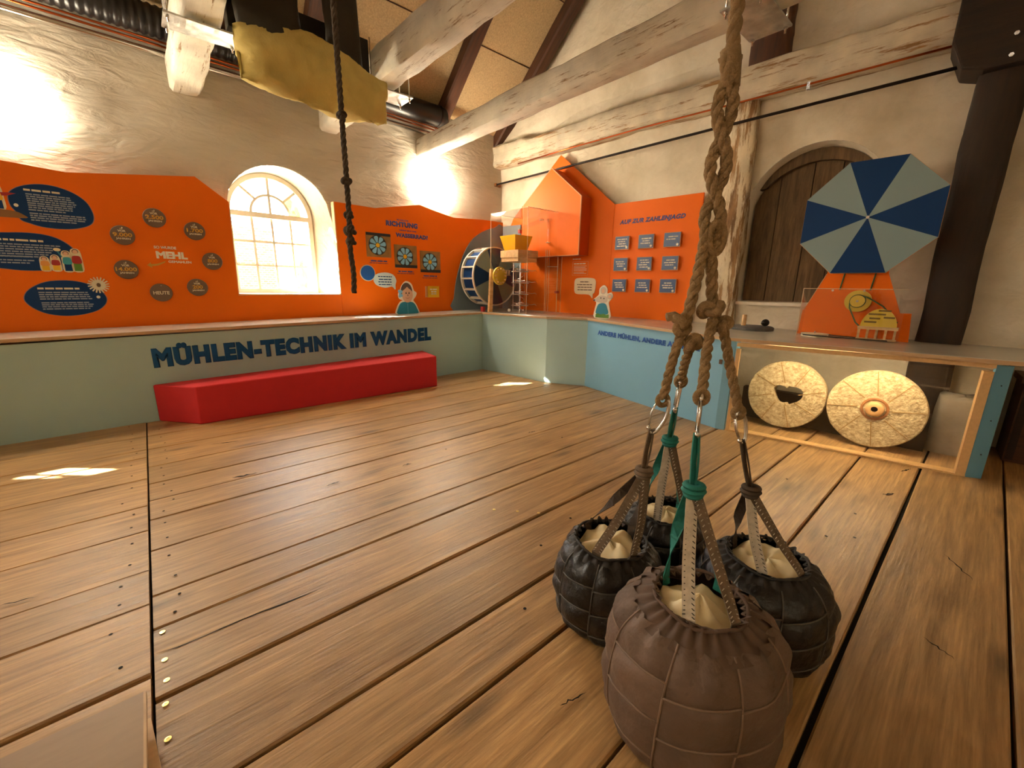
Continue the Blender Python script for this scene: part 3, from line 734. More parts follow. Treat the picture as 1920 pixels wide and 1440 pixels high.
# ---- right part of the left wall
lettering('IN WELCHE', 3.712, 3.885, 2.094, 2.112, slate_m, rpn)
lettering('RICHTUNG', 3.55, 4.03, 2.012, 2.082, slate_m, rpn, bold=.065, spacing=1.1)
lettering('DREHT SICH DAS', 3.745, 4.003, 1.964, 1.982, slate_m, rpn)
lettering('WASSERRAD?', 3.684, 4.19, 1.878, 1.938, slate_m, rpn, bold=.065, spacing=1.1)
for i, (x0, x1, z0, z1, cx, cz, lab) in enumerate([(3.257,3.60,1.60,1.904,3.411,1.75,'first from the window'),(3.65,3.994,1.477,1.78,3.804,1.628,'middle one of the three'),(4.048,4.386,1.426,1.725,4.205,1.574,'nearest the room corner')]):
    Q = empty('wheel_picture', FL @ T(cx, 0, cz), 'square picture of a pale blue petalled water wheel, %s' % lab, 'picture', 'three water wheel pictures on the orange panel')
    QB = obj('picture_board', MB().box(x0-cx, x1-cx, -.012, 0, z0-cz, z1-cz), photo_m, Q)
    obj('dark_strip', MB().box(x0-cx, x1-cx, -.0135, -.012, *( (z1-cz-.035, z1-cz) if i == 0 else (z0-cz, z0-cz+.04))), photod_m, QB)
    QR = flat(ell(0, 0, .126), photod_m, Q, -.0145, -.0125, 'wheel_rim')
    for j in range(8):
        a = 2*pi*j/8+.2+i*.13; w_ = .3
        P = [(.035*cos(a-w_*.9),.035*sin(a-w_*.9)),(.1*cos(a-w_),.1*sin(a-w_)),(.115*cos(a-w_*.6),.115*sin(a-w_*.6)),(.117*cos(a),.117*sin(a)),(.115*cos(a+w_*.6),.115*sin(a+w_*.6)),(.1*cos(a+w_),.1*sin(a+w_)),(.035*cos(a+w_*.9),.035*sin(a+w_*.9))]
        flat(P, ltblue_m, QR, -.0165, -.0145, 'petal')
    flat(ell(0, 0, .027), yellow_m, QR, -.018, -.0145, 'wheel_hub')
    dashes([(x0-cx+.05, x1-cx-.06, z0-cz-.05), ], slate_m, Q, -.001, .018, i)
    dashes([(x0-cx+.03, x1-cx-.05, z0-cz-.078)], mat('faint_violet', srgb(150,70,70), .6) if i == 0 else MATS['faint_violet'], Q, -.001, .012, i+9)
bd = empty('blue_disc', FL @ T(3.252, 0, 1.391), 'plain bright blue disc with a pale rim beside the speech bubble', 'disc')
obj('rim', MB().lathe([(.104,-.006),(.104,0)], 32, (0,0,0), 'y'), cream_m, bd); obj('face', MB().lathe([(.094,-.014),(.094,-.004)], 32, (0,0,0), 'y'), mat('royal_disc', srgb(30,96,178), .45), bd)
sb = empty('speech_bubble', FL @ T(3.49, 0, 1.305), 'pale blue speech bubble beside the woman cut-out', 'speech bubble')
obj('bubble', MB().prism(smooth_poly([(-.163,0),(-.13,.068),(0,.1),(.12,.075),(.165,0),(.15,-.06),(.145,-.125),(.10,-.085),(0,-.102),(-.12,-.07)], 3), -.012, 0), palebub_m, sb)
dashes([(-.10,.1,.045),(-.09,.09,.008),(-.1,.1,-.026),(-.095,.09,-.06)], navy2_m, sb, -.0125, .013, 4)
yl = empty('yellow_flap', FL @ T(4.235, 0, 1.15), 'small yellow hinged flap with white lettering beside the woman cut-out', 'flap')
obj('flap_board', MB().box(-.085, .11, -.022, -.006, -.082, .082), yellow_m, yl); obj('hinge_strip', MB().box(-.12, -.103, -.012, 0, -.08, .08), edge_m, yl); obj('back_board', MB().box(-.09, .105, -.006, 0, -.08, .08), edge_m, yl)
dashes([(-.05,.07,.035),(-.03,.06,.002),(-.03,.06,-.03)], white_m, yl, -.0225, .018, 8)
# woman cut-out standing on the counter
WMN = empty('woman_cutout', FL @ T(3.705, -.20, .845), 'flat cut-out of a woman with brown hair and a blue top, standing on the counter', 'cutout')
sh = lambda P: [(x-3.705, z-.845) for x, z in P]
obj('backing', MB().prism(smooth_poly(sh([(3.548,.845),(3.548,.94),(3.60,1.02),(3.64,1.04),(3.59,1.06),(3.575,1.12),(3.60,1.16),(3.635,1.24),(3.70,1.295),(3.78,1.26),(3.815,1.17),(3.855,1.14),(3.84,1.09),(3.80,1.04),(3.83,1.0),(3.868,.93),(3.87,.845)]), 3), 0, .012), white_m, WMN)
flat(smooth_poly(sh([(3.563,.85),(3.565,.935),(3.61,1.005),(3.70,1.02),(3.80,1.005),(3.85,.93),(3.855,.85)]), 3), teal_m, WMN, -.002, 0, 'top')
flat(ell(3.70-3.705, 1.155-.845, .088, .118), hair_m, WMN, -.002, 0, 'hair')
WF = flat(ell(3.71-3.705, 1.112-.845, .082, .105), skin_m, WMN, -.0035, -.001, 'face')
flat(smooth_poly(sh([(3.635,1.17),(3.66,1.23),(3.705,1.252),(3.70,1.215),(3.66,1.18)]), 3), hair_m, WMN, -.0045, -.003, 'parting'); flat(smooth_poly(sh([(3.785,1.16),(3.765,1.22),(3.705,1.252),(3.72,1.21),(3.76,1.18)]), 3), hair_m, WMN, -.0045, -.003, 'parting')
for x in (3.690, 3.735): flat(ell(x-3.705, 1.135-.845, .008, .013), blackplastic, WF, -.0048, -.003, 'eye')
flat([(.008,.285),(.018,.252),(-.002,.250),(.006,.256)], hair_m, WF, -.0046, -.003, 'nose')
mo = [(.0+.03*cos(a)+.005, .235+.018*sin(a)) for a in [pi+pi*i/8 for i in range(9)]]; flat(mo+[(x, z+.004) for x, z in mo[::-1]], redp_m, WF, -.0046, -.003, 'mouth')
for dx, dz in ((0,0),(.02,.03),(-.012,.035),(.022,-.022),(-.006,-.03)): flat(ell(3.60-3.705+dx, 1.125-.845+dz, .019, .02, 10), ltblue_m, WMN, -.0045-.0002*abs(dx)*30, -.003, 'flower_petal')
flat([(.002,.005),(.006,.005),(.006,.15),(.002,.15)], ltblue_m, WMN, -.003, -.0015, 'placket')

# ---- round wall lamps
def lamp(Mx, label):
    Lm = empty('wall_lamp', Mx, label, 'lamp', 'round glowing wall lamps')
    obj('mount', MB().lathe([(.20,-.03),(.20,.05)], 32, (0,0,0), 'y'), white_m, Lm)
    obj('lamp_glass', MB().lathe([(.012,-.125),(.10,-.121),(.18,-.108),(.235,-.080),(.262,-.05),(.262,-.03),(.20,-.026)], 40, (0,0,0), 'y'), lamp_m, Lm, auto=60)
lamp(FL @ T(.345, .10, 2.635), 'glowing round wall lamp cut off by the left edge of the view')
lamp(FL @ T(4.345, .10, 2.62), 'glowing round wall lamp near the corner above the water wheel panel')

lamp(FL @ T(-3.655, .10, 2.63), 'unseen round lamp added further along the left wall to light the right side')  # out of view, added at the same spacing to brighten the right wall

# ================================================================== COUNTERS
P0 = Vector((-2.9, 4.735, 0)); P1 = Vector((3.749, 4.973, 0)); P2 = Vector((3.867, 3.746, 0)); P3 = C3; P4 = C4
P5 = Vector((3.797, 1.400, 0)); P6 = Vector((4.117, -.090, 0)); P7 = Vector((4.16, -.165, 0))
HT = {0: .735, 1: .838, 2: .845, 3: .850, 4: .812, 5: .812, 6: .79, 7: .79}
def front(name, a, b_, za, zb, m, parent, th=.018):
    d = (b_-a).normalized(); nn = Vector((d.y, -d.x, 0))      # towards the room
    if nn.x*(-1)+nn.y*(-1) < 0: nn = -nn
    mb = MB().add([a, b_, b_-nn*th, a-nn*th, a+Vector((0,0,za)), b_+Vector((0,0,zb)), b_-nn*th+Vector((0,0,zb)), a-nn*th+Vector((0,0,za))],
                  [(3,2,1,0),(4,5,6,7),(0,1,5,4),(1,2,6,5),(2,3,7,6),(3,0,4,7)])
    return obj(name, mb, m, parent)
def rel(p, base): return p-base
lc = empty('long_counter', T(P0), 'long pale grey-blue counter front lettered MÜHLEN-TECHNIK IM WANDEL', 'counter')
front('front_panel', P0-P0, P1-P0, HT[0], HT[1], blue_m, lc)
obj('bearer', MB().slab([((P0-P0).x+.05,.1),((P1-P0).x-.1,.34),((P1-P0).x-.1,.55),((P0-P0).x+.05,.45)], .6, .7), plyd_m, lc)
ltr = empty('tmp', FC)
mm = lettering('MÜHLEN-TECHNIK IM WANDEL', .973, 3.858, .487, .70, navy2_m, None, -.003, .075, 0, .002, .010, 1.14)
mm.parent = lc; mm.matrix_parent_inverse = Matrix(); mm.matrix_local = T(P0).inverted() @ FC
bpy.data.objects.remove(ltr)
cc = empty('corner_counter', T(P1), 'pale blue counter front folded into the room corner below the glass case', 'counter')
front('front_panel', P1-P1, P2-P1, HT[1], HT[2], blue_m, cc); front('front_panel', P2-P1, P3-P1, HT[2], HT[3], blue_m, cc)
tc_ = empty('lettered_counter', T(P3), 'sky blue counter front lettered ANDERE MÜHLEN, ANDERE ANTRIEBE', 'counter')
front('front_panel', P3-P3, P4-P3, HT[3], HT[4], skyblue_m, tc_); front('end_panel', P4-P3, P5-P3, HT[4], HT[5], skyblue_m, tc_, .3)
L2 = lettering('ANDERE MÜHLEN, ANDERE ANTRIEBE', .194, 1.605, .676, .752, royal_m, tc_, -.003, .055, 0, .002, -.006, 1.12)
L2.matrix_local = T(P3).inverted() @ FT
obj('magnet_catch', MB().box(-.012, .0, -.012, .012, -.02, .02), taupe_m, tc_, M=P4-P3+Vector((-.006,.02,.62)))
# one continuous worktop
def ztop(q):
    x, y = q
    if y > 4.2 and x < 3.9: return .79+(x+2.9)/6.65*.078
    if y > 2.8: return .875
    return .842-(1.475-min(y,1.475))*.008 if y < 1.5 else .842+(y-1.475)/1.8*.033
ov = .022
poly = [(-2.9,4.735-ov),(3.749-ov,4.973-ov),(3.867-ov,3.746-.01),(4.134-ov,3.291-.005),(3.78-ov,1.475),(4.10,-.12),(4.135,-.235),(5.10,-.24),(5.04,1.0),(4.9,3.4),(4.76,4.6),(4.70,5.54),(3.7,5.52),(-2.9,5.30)]
wk = obj('worktop', MB().slab(poly, lambda q: ztop(q)-.03, ztop), top_m)
tag(bevel(wk, .003, 1), 'continuous thin beige worktop running along both walls on the counters', 'worktop')
eg = MB()
for i in range(6):
    a, b_ = poly[i], poly[i+1]
    eg.add([(a[0],a[1],ztop(a)-.029),(b_[0],b_[1],ztop(b_)-.029),(b_[0],b_[1],ztop(b_)-.003),(a[0],a[1],ztop(a)-.003)], [(0,1,2,3)])
eg.v = [(x-.0015, y-.0015, z) for x, y, z in eg.v]
obj('edge_band', eg, plyd_m, wk)
# glazed plywood niche under the right end
ni = empty('stone_niche', T(P6), 'plywood niche with a blue end post and glass front holding two millstones', 'niche')
R6 = lambda p: Vector(p)-P6
d56 = (P6-P5).normalized(); n56 = Vector((d56.y, -d56.x, 0)); n56 = n56 if n56.x < 0 else -n56
front('end_post', P6-P6, P7-P6, HT[6], HT[7], mat('end_post_blue', srgb(96,150,178), .5), ni, .02)
def barbox(name, a, b_, z0, z1, th, m):
    d = (b_-a).normalized(); nn = Vector((d.y, -d.x, 0)); nn = nn if nn.x < 0 else -nn
    return obj(name, MB().slab([(a.x-P6.x,a.y-P6.y),(b_.x-P6.x,b_.y-P6.y),(b_.x-nn.x*th-P6.x,b_.y-nn.y*th-P6.y),(a.x-nn.x*th-P6.x,a.y-nn.y*th-P6.y)], z0, z1), m, ni)
barbox('head_rail', P5+d56*.01, P6, .768, .80, .03, ply_m)
barbox('foot_rail', P5+d56*.01, P6, 0, .012, .10, ply_m)
barbox('frame_upright', P6-d56*.05, P6-d56*.002, .012, .745, .05, ply_m)
barbox('frame_upright', P5+d56*.01, P5+d56*.04, .012, .745, .05, ply_m)
barbox('light_strip', P5+d56*.25-n56*.055, P5+d56*1.25-n56*.055, .765, .777, .025, strip_m)
obj('glass_pane', MB().slab([tuple((P5-n56*.03+d56*.04-P6).xy),tuple((P6-n56*.03-d56*.05-P6).xy),tuple((P6-n56*.033-d56*.05-P6).xy),tuple((P5-n56*.033+d56*.04-P6).xy)], .014, .744), acryl_m, ni)
obj('end_wall', MB().slab([tuple((P7-P6).xy),(1.0,-.07),(1.0,-.05),tuple((P7-P6+Vector((0,.02,0))).xy)], 0, .79), ply_m, ni)
for z in (.18, .42, .66):
    obj('screw', MB().lathe([(.004,0),(.004,.004)], 8, (0,0,0), 'x'), screwhole, ni, M=(P6+P7)/2-P6+Vector((-.02,-.005,z)))

# ---- millstones
def millstone(name, s, z, off, r, label, hub):
    MS = empty(name, FR @ T(s, -off, z) @ Matrix.Rotation(radians(-7), 4, 'X'), label, 'millstone', 'two millstones in the niche')
    n = 72; mb = MB()
    hole = []
    for i in range(n):
        a = 2*pi*i/n
        rh = .045+.0*a if hub else (.068+.03*abs(cos(a))+.012*sin(3*a+.7))*(1.0+.25*(cos(a) > .2))
        hole.append(rh)
    def P(i, rr, y): a = 2*pi*i/n; return (rr*cos(a), y, rr*sin(a))
    rings = []
    for q, y in ((0,-.06),(.25,-.062),(.5,-.062),(.75,-.062),(.97,-.06),(1.0,-.05)):
        rings.append([P(i, hole[i]+(r*(1+.012*nz((cos(2*pi*i/n)*2,sin(2*pi*i/n)*2,s),1,2))-hole[i])*q, y+.004*nz((i*.7,q*6,s),1,1)) for i in range(n)])
    rings.append([P(i, r*(1+.012*nz((cos(2*pi*i/n)*2,sin(2*pi*i/n)*2,s),1,2)), .06) for i in range(n)])
    rings.append([P(i, hole[i], .06) for i in range(n)])
    for rg in rings: mb.v += rg
    for k_ in range(len(rings)):
        k2 = (k_+1) % len(rings)
        for i in range(n):
            i2 = (i+1) % n; mb.f.append((k_*n+i, k_*n+i2, k2*n+i2, k2*n+i))
    obj('stone_body', mb, stone_m, MS, auto=45)
    for i in range(8):
        a = 2*pi*i/8+.3+s; r0, r1 = (r*.34, r*.97)
        a2 = a+.12
        p, q = Vector((r0*cos(a),0,r0*sin(a))), Vector((r1*cos(a2),0,r1*sin(a2))); t = (q-p).normalized(); nn = Vector((-t.z,0,t.x))*.0045
        obj('furrow', MB().prism([((p-nn).x,(p-nn).z),((q-nn*.6).x,(q-nn*.6).z),((q+nn*.6).x,(q+nn*.6).z),((p+nn).x,(p+nn).z)], -.0668, -.055), groove_m, MS)
    if hub:
        obj('hub_ring', MB().lathe([(.088,-.05),(.09,-.067),(.076,-.069),(.062,-.05)], 28, (0,0,0), 'y', False), rust_m, MS, auto=40)
        obj('hub', MB().lathe([(.062,-.045),(.056,-.098),(.046,-.105),(.022,-.105),(.022,-.05)], 24, (0,0,0), 'y', False), mat('hub_iron', srgb(206,160,104), .6, .1), MS, auto=40)
        obj('bore', MB().lathe([(.0225,-.06),(.0225,-.055)], 16, (0,0,0), 'y'), screwhole, MS)
    return MS
millstone('millstone', 4.545, .318, .74, .303, 'smaller millstone with an irregular dark central opening, left one in the niche', False)
millstone('millstone', 5.165, .318, .74, .312, 'larger millstone with a round iron hub, right one in the niche', True)
# low timber the stones lean on and rough boulder behind
bl = obj('support_timber', MB().box(4.15, 5.5, -.60, -.52, 0, .30), black_wood, None, False, FR); tag(bl, 'low dark timber behind the millstones they lean on', 'timber')
bm = MB()
def rk(u, v):
    a = 2*pi*u; h = v; q = .93-.10*h+.06*nz((cos(a)*1.3, sin(a)*1.3, h*2),1,12)
    sx = abs(cos(a))**.5*(1 if cos(a) > 0 else -1); sy = abs(sin(a))**.5*(1 if sin(a) > 0 else -1)
    if v > .93: q *= .55 if v < .99 else .02
    return (.17*q*sx, .15*q*sy, .46*min(h/.9,1)+.02*nz((a,h,1),2,3)*(h > .1))
bld = obj('boulder', bm.grid(rk, 28, 14, True), rock_m, None, True, FR @ T(5.66, -.42, 0)); tag(bld, 'rough grey stone block standing at the right of the millstones in the niche', 'stone')

# ---- red bench
bh = MB()
q = [(-.07,4.826),(.21,4.476),(2.629,4.441),(2.70,4.92)]; hz = lambda p: .342+(p[0]+.07)/2.7*.045
bn = obj('bench', bh.slab([(x-1.3,y-4.6) for x, y in q], 0, lambda p: hz((p[0]+1.3, 0))), red_m, None, False, T(1.3, 4.6, 0)); bevel(bn, .012, 3)
tag(bn, 'low red felt-covered bench in front of the long counter', 'bench')

# ================================================================== RIGHT WALL EXHIBITS
rp_ = empty('display_panel', FR @ T(0, -.06, 0), 'orange display panel with a house gable peak and number plaques on the right wall', 'panel')
obj('board', MB().prism([(.30,2.2),(.36,2.305),(1.285,3.06),(2.203,2.305),(2.203,.86),(.30,.86)], -.02, 0), orange_m, rp_)
obj('board', MB().prism([(2.206,2.305),(3.34,2.298),(3.34,.845),(2.206,.86)], -.02, 0), orange_m, rp_)
lettering('AUF ZUR ZAHLENJAGD', 2.30, 3.16, 2.03, 2.10, slate_m, rp_, -.022, .05, .25, spacing=1.1)
dashes([(1.575,1.72,1.638)], cream_m, rp_, -.0215, .014, 3, 'caption')
dashes([(1.60,1.80,1.572)], cream_m, rp_, -.0215, .014, 3, 'caption')
dashes([(1.60,1.82,1.54),(1.60,1.80,1.52),(1.60,1.82,1.50),(1.60,1.82,1.48),(1.60,1.78,1.455),(1.60,1.82,1.437)], cream_m, rp_, -.0215, .006, 6)
fr = MB()
for a, b_, c, d in ((1.575,1.845,1.600,1.603),(1.575,1.845,1.410,1.413),(1.575,1.578,1.410,1.603),(1.842,1.845,1.410,1.603)): fr.box(a, b_, -.022, -.02, c, d)
obj('text_frame', fr, edge_m, rp_)
# nine hinged plaques
PL = [['Welcher','Wer','Wie'], ['', '', ''], ['', '', '']]
where = [['top left','top middle','top right'],['middle left','centre','middle right'],['bottom left','bottom middle','bottom right']]
for r_ in range(3):
    for c_ in range(3):
        x = 2.372+.333*c_; z = 1.812-.2685*r_
        Q = empty('number_plaque', FR @ T(x, -.08, z), 'dark blue hinged plaque, %s of the nine on the right orange panel' % where[r_][c_], 'plaque', 'nine blue plaques in a grid')
        obj('plaque_board', MB().box(-.102, .102, -.034, -.018, -.083, .083), edge_m, Q); QF = obj('face', MB().box(-.098, .098, -.036, -.034, -.077, .080), plq_m, Q)
        obj('stop_block', MB().box(-.09, .09, -.018, 0, -.07, .07), orange_d, Q)
        nl = [4,3,2,3,4,3,3,3,3][r_*3+c_]
        dashes([(-.07+.012*((i*7+c_) % 3), .07-.012*((i*5+r_) % 3), .045-.028*i-.01*(nl < 4)) for i in range(nl)], white_m, QF, -.0362, .012, r_*3+c_)
        flat(ell(.07, -.056, .014), white_m, QF, -.0372, -.036, 'white_dot')
        for zz in (-.055, .06): obj('hinge_screw', MB().lathe([(.004,-.003),(.004,0)], 6, (-.112,0,zz), 'y'), blackplastic, Q)
# house shaped box
hb = empty('house_box', FR @ T(1.32, -.08, 1.675), 'orange house-shaped box standing out from the right panel', 'box')
hp = [(-.52,0),(.515,0),(.52,.745),(0,1.165),(-.52,.745)]
obj('front_board', MB().prism(hp, -.238, -.22), orange_m, hb)
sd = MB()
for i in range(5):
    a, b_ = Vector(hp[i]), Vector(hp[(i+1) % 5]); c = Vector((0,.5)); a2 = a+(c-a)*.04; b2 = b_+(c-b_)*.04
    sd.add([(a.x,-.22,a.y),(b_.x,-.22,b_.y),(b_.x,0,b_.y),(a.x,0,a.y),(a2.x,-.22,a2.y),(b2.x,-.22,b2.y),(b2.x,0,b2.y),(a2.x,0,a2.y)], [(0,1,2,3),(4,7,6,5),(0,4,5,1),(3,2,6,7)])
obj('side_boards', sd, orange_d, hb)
ed = MB()
for i in range(5):
    a, b_ = Vector(hp[i]), Vector(hp[(i+1) % 5]); t = (b_-a).normalized(); nn = Vector((t.y, -t.x))*.004
    ed.add([((a+nn).x,-.240,(a+nn).y),((b_+nn).x,-.240,(b_+nn).y),((b_+nn).x,-.222,(b_+nn).y),((a+nn).x,-.222,(a+nn).y),((a-nn).x,-.240,(a-nn).y),((b_-nn).x,-.240,(b_-nn).y)], [(0,1,2,3),(0,4,5,1)])
obj('pale_edge', ed, edge_m, hb)
# hill shaped grey board in the corner
hl = empty('hill_board', FL @ T(0,-.004,0), 'grey-blue hill-shaped board behind the water wheel in the room corner', 'board')
hp2 = smooth_poly([(4.612,.85),(4.62,1.05),(4.65,1.25),(4.706,1.449),(4.80,1.69),(4.939,1.9),(5.08,2.02),(5.263,2.112),(5.45,2.17),(5.63,2.20),(5.64,1.5),(5.64,.85)], 2)
obj('board', MB().prism([(min(x,5.64), max(z,.85)) for x, z in hp2], -.016, 0), greyblue_m, hl)
o2 = obj('side_board', MB().prism([(.14,2.20),(.54,2.195),(.56,.86),(.14,.86)], -.10, -.084), greyblue_m, hl); o2.matrix_local = (FL @ T(0,-.004,0)).inverted() @ FR
# speech bubble and mouse cut-out
sb2 = empty('speech_bubble', FR @ T(1.81, -.08, 1.26), 'cream speech bubble above the mouse cut-out', 'speech bubble')
obj('bubble', MB().prism(smooth_poly([(-.18,0),(-.172,.09),(-.10,.115),(.09,.115),(.17,.09),(.18,0),(.165,-.085),(.14,-.105),(.135,-.165),(.075,-.115),(-.12,-.112),(-.172,-.08)], 3), -.01, 0), creambub_m, sb2)
dashes([(-.08,.07,.06),(-.13,.13,.022),(-.12,.12,-.014),(-.12,.13,-.05)], taupe_m, sb2, -.0105, .013, 2)
MO = empty('mouse_cutout', T(4.25, 3.17, .875) @ Rz(AR+.12), 'flat cut-out of a mouse in a blue top standing on the worktop', 'cutout')
obj('backing', MB().prism(smooth_poly([(-.105,0),(-.108,.10),(-.09,.19),(-.135,.215),(-.10,.25),(-.06,.29),(-.055,.36),(0,.40),(.045,.36),(.05,.30),(.10,.315),(.125,.27),(.10,.225),(.075,.19),(.095,.10),(.10,0)], 3), 0, .012), white_m, MO)
flat(smooth_poly([(-.08,.05),(-.08,.12),(-.05,.175),(.03,.18),(.065,.12),(.07,.05)], 3), teal_m, MO, -.002, 0, 'top')
flat([(-.09,.005),(.09,.005),(.088,.05),(.05,.042),(.02,.056),(-.02,.044),(-.06,.058),(-.088,.045)], green_m, MO, -.0022, 0, 'grass')
flat(smooth_poly([(-.12,.215),(-.06,.265),(.0,.275),(.055,.25),(.05,.20),(-.02,.185)], 3), mat('print_grey_fur', srgb(204,192,180), .6), MO, -.003, 0, 'head')
flat(ell(-.005,.335,.038,.045), MATS['print_grey_fur'], MO, -.003, 0, 'ear'); flat(ell(.085,.265,.034,.034), MATS['print_grey_fur'], MO, -.0032, 0, 'ear')
flat(ell(-.005,.33,.02,.026), skin_m, MO, -.0045, -.002, 'inner_ear'); flat(ell(.085,.265,.018), skin_m, MO, -.0045, -.002, 'inner_ear')
flat(ell(-.118,.217,.011), blackplastic, MO, -.0045, -.002, 'nose'); flat(ell(-.03,.245,.008), blackplastic, MO, -.0045, -.002, 'eye'); flat(ell(.012,.24,.008), blackplastic, MO, -.0045, -.002, 'eye')

# ================================================================== WATER WHEEL AND BALL RUN
WC = Vector((4.09, 5.10, 1.385))
ww = empty('water_wheel', T(WC) @ Rz(AL), 'model water wheel with blue and grey sectors and a white slatted rim', 'water wheel')
Rw = .425
for k_ in range(8):
    a0, a1 = 2*pi*k_/8+.39, 2*pi*(k_+1)/8+.39
    P = [(0,0)]+[(Rw*cos(a0+(a1-a0)*i/6), Rw*sin(a0+(a1-a0)*i/6)) for i in range(7)]
    obj('sector', MB().prism(P, -.006, .012), navy_m if k_ % 2 else (MATS.get('sector_grey') or mat('sector_grey', srgb(128,150,152), .5)), ww)
ring = lambda y0, y1, r0, r1: MB().lathe([(r0,y0),(r1,y0),(r1,y1),(r0,y1),(r0,y0)], 56, (0,0,0), 'y', False)
obj('front_rim', ring(-.012,.016,Rw-.006,Rw+.012), frame_m, ww, auto=40); obj('back_rim', ring(.27,.30,Rw-.03,Rw+.012), frame_m, ww, auto=40)
obj('drum', MB().lathe([(Rw-.022,.02),(Rw-.022,.27)], 48, (0,0,0), 'y'), navy_m, ww, auto=40)
for k_ in range(16):
    obj('slat', MB().box(Rw-.024, Rw+.010, .0, .285, -.011, .011), frame_m, ww, M=Matrix.Rotation(-2*pi*k_/16-.08, 4, 'Y'))
obj('axle', MB().lathe([(.012,-.05),(.012,.33)], 12, (0,0,0), 'y'), steel_m, ww, auto=40)
# acrylic case
CX0, CX1, CY0, CY1, CZ0, CZ1 = 3.915, 4.60, 4.20, 4.985, .873, 2.255
ac = empty('acrylic_case', T((CX0+CX1)/2, (CY0+CY1)/2, CZ0), 'clear acrylic display case over the ball run on the corner worktop', 'display case')
hx, hy, hh, t = (CX1-CX0)/2, (CY1-CY0)/2, CZ1-CZ0, .006
for nm, bb in (('pane',(-hx,-hx+t,-hy,hy,0,hh)),('pane',(hx-t,hx,-hy,hy,0,hh)),('pane',(-hx+t,hx-t,-hy,-hy+t,0,hh)),('pane',(-hx+t,hx-t,hy-t,hy,0,hh)),('top_pane',(-hx+t,hx-t,-hy+t,hy-t,hh-t,hh))):
    obj(nm, MB().box(*bb), acryl_m, ac)
edg = mat('acrylic_edge', srgb(226,206,170), .15)
for x in (-hx, hx):
    for y in (-hy, hy): obj('glued_edge', MB().tube([(x,y,0),(x,y,hh)], .0035, 6), edg, ac)
for y in (-hy, hy): obj('glued_edge', MB().tube([(-hx,y,hh),(hx,y,hh)], .0035, 6), edg, ac)
for x in (-hx, hx): obj('glued_edge', MB().tube([(x,-hy,hh),(x,hy,hh)], .0035, 6), edg, ac)
# ball run inside
brun = empty('ball_run', T(4.13, 4.57, CZ0), 'wire ball run tower with a wooden head and a yellow hopper inside the clear case', 'ball run')
hpz0, hpz1 = 1.738-CZ0, 1.935-CZ0
hop = MB(); cxh, cyh = -.05, .045
for z, r in ((hpz0, .115), (hpz1, .165)): hop.v += [(cxh-r,cyh-r,z),(cxh+r,cyh-r,z),(cxh+r,cyh+r,z),(cxh-r,cyh+r,z)]
hop.f = [(0,1,5,4),(1,2,6,5),(2,3,7,6),(3,0,4,7),(3,2,1,0)]
obj('hopper', hop, yellow_m, brun)
obj('wooden_head', MB().box(-.20,.18,-.17,.21,1.64-CZ0,1.738-CZ0), lwood_m, brun); obj('wooden_head', MB().box(-.19,.17,-.16,.20,1.585-CZ0,1.638-CZ0), lwood_m, brun)
for x in (-.07,.07):
    for y in (-.07,.07): obj('upright', MB().tube([(x,y,0),(x,y,1.60-CZ0)], .005, 6), steel_m, brun)
for z in (1.002,1.164,1.325,1.484):
    zz = z-CZ0
    obj('rail_loop', MB().tube([(.075*cos(a)*1.15,.075*sin(a)*1.15, zz+.012*sin(a)) for a in [2*pi*i/20 for i in range(20)]], .006, 6, True), steel_m, brun, auto=60)
    obj('square_frame', MB().tube([(-.085,-.085,zz-.03),(.085,-.085,zz-.03),(.085,.085,zz-.03),(-.085,.085,zz-.03)], .007, 5, True), galv_m, brun)
    obj('slide_rail', MB().tube([(.07,-.07,zz),(.13,-.10,zz-.02),(.19,-.12,zz-.01),(.24,-.10,zz-.03)], .005, 5), steel_m, brun)
obj('spiral_rail', MB().tube([(.055*cos(a),.055*sin(a),.03+a*.028) for a in [i*.35 for i in range(66)]], .004, 5), steel_m, brun, auto=60)
for x, y in ((-.12,.10),(.03,-.05)): obj('ball', MB().sphere((x,y,.03),.022,12,8), white_m if x < 0 else steel_m, brun, True)
gd = empty('gear_disc', T(3.96, 4.83, 1.39) @ Rz(AL), 'yellow peg gear disc beside the water wheel in the clear case', 'gear')
obj('disc', MB().lathe([(.128,-.012),(.13,-.008),(.13,.012)], 32, (0,0,0), 'y'), yellow2_m, gd, auto=40)
for k_ in range(12): obj('peg', MB().lathe([(.008,-.04),(.008,-.01)], 8, (.1*cos(k_*pi/6),0,.1*sin(k_*pi/6)), 'y'), lwood_m, gd)
for k_ in range(5): obj('lantern_bar', MB().box(.05,.17,-.05,-.04,.085-.018*k_-.004,.085-.018*k_+.004) if k_ in (0,4) else MB().box(.06+.03*k_,.068+.03*k_,-.05,-.04,.02,.085), lwood_m, gd)
lg = obj('axle_support', MB().add([(-.035,-.02,0),(.03,-.02,0),(.03,.02,0),(-.035,.02,0),(.0,-.02,.62),(.05,-.02,.62),(.05,.02,.62),(.0,.02,.62)], [(3,2,1,0),(4,5,6,7),(0,1,5,4),(1,2,6,5),(2,3,7,6),(3,0,4,7)]), lwood_m, None, False, T(3.86, 4.93, .868)); tag(lg, 'upright wooden support in front of the water wheel', 'support')
rb_ = obj('red_block', MB().box(-.022,.022,-.03,.03,0,.075), redp_m, None, False, T(3.80, 5.03, .867)); tag(bevel(rb_, .004), 'small red block at the foot of the water wheel', 'block')
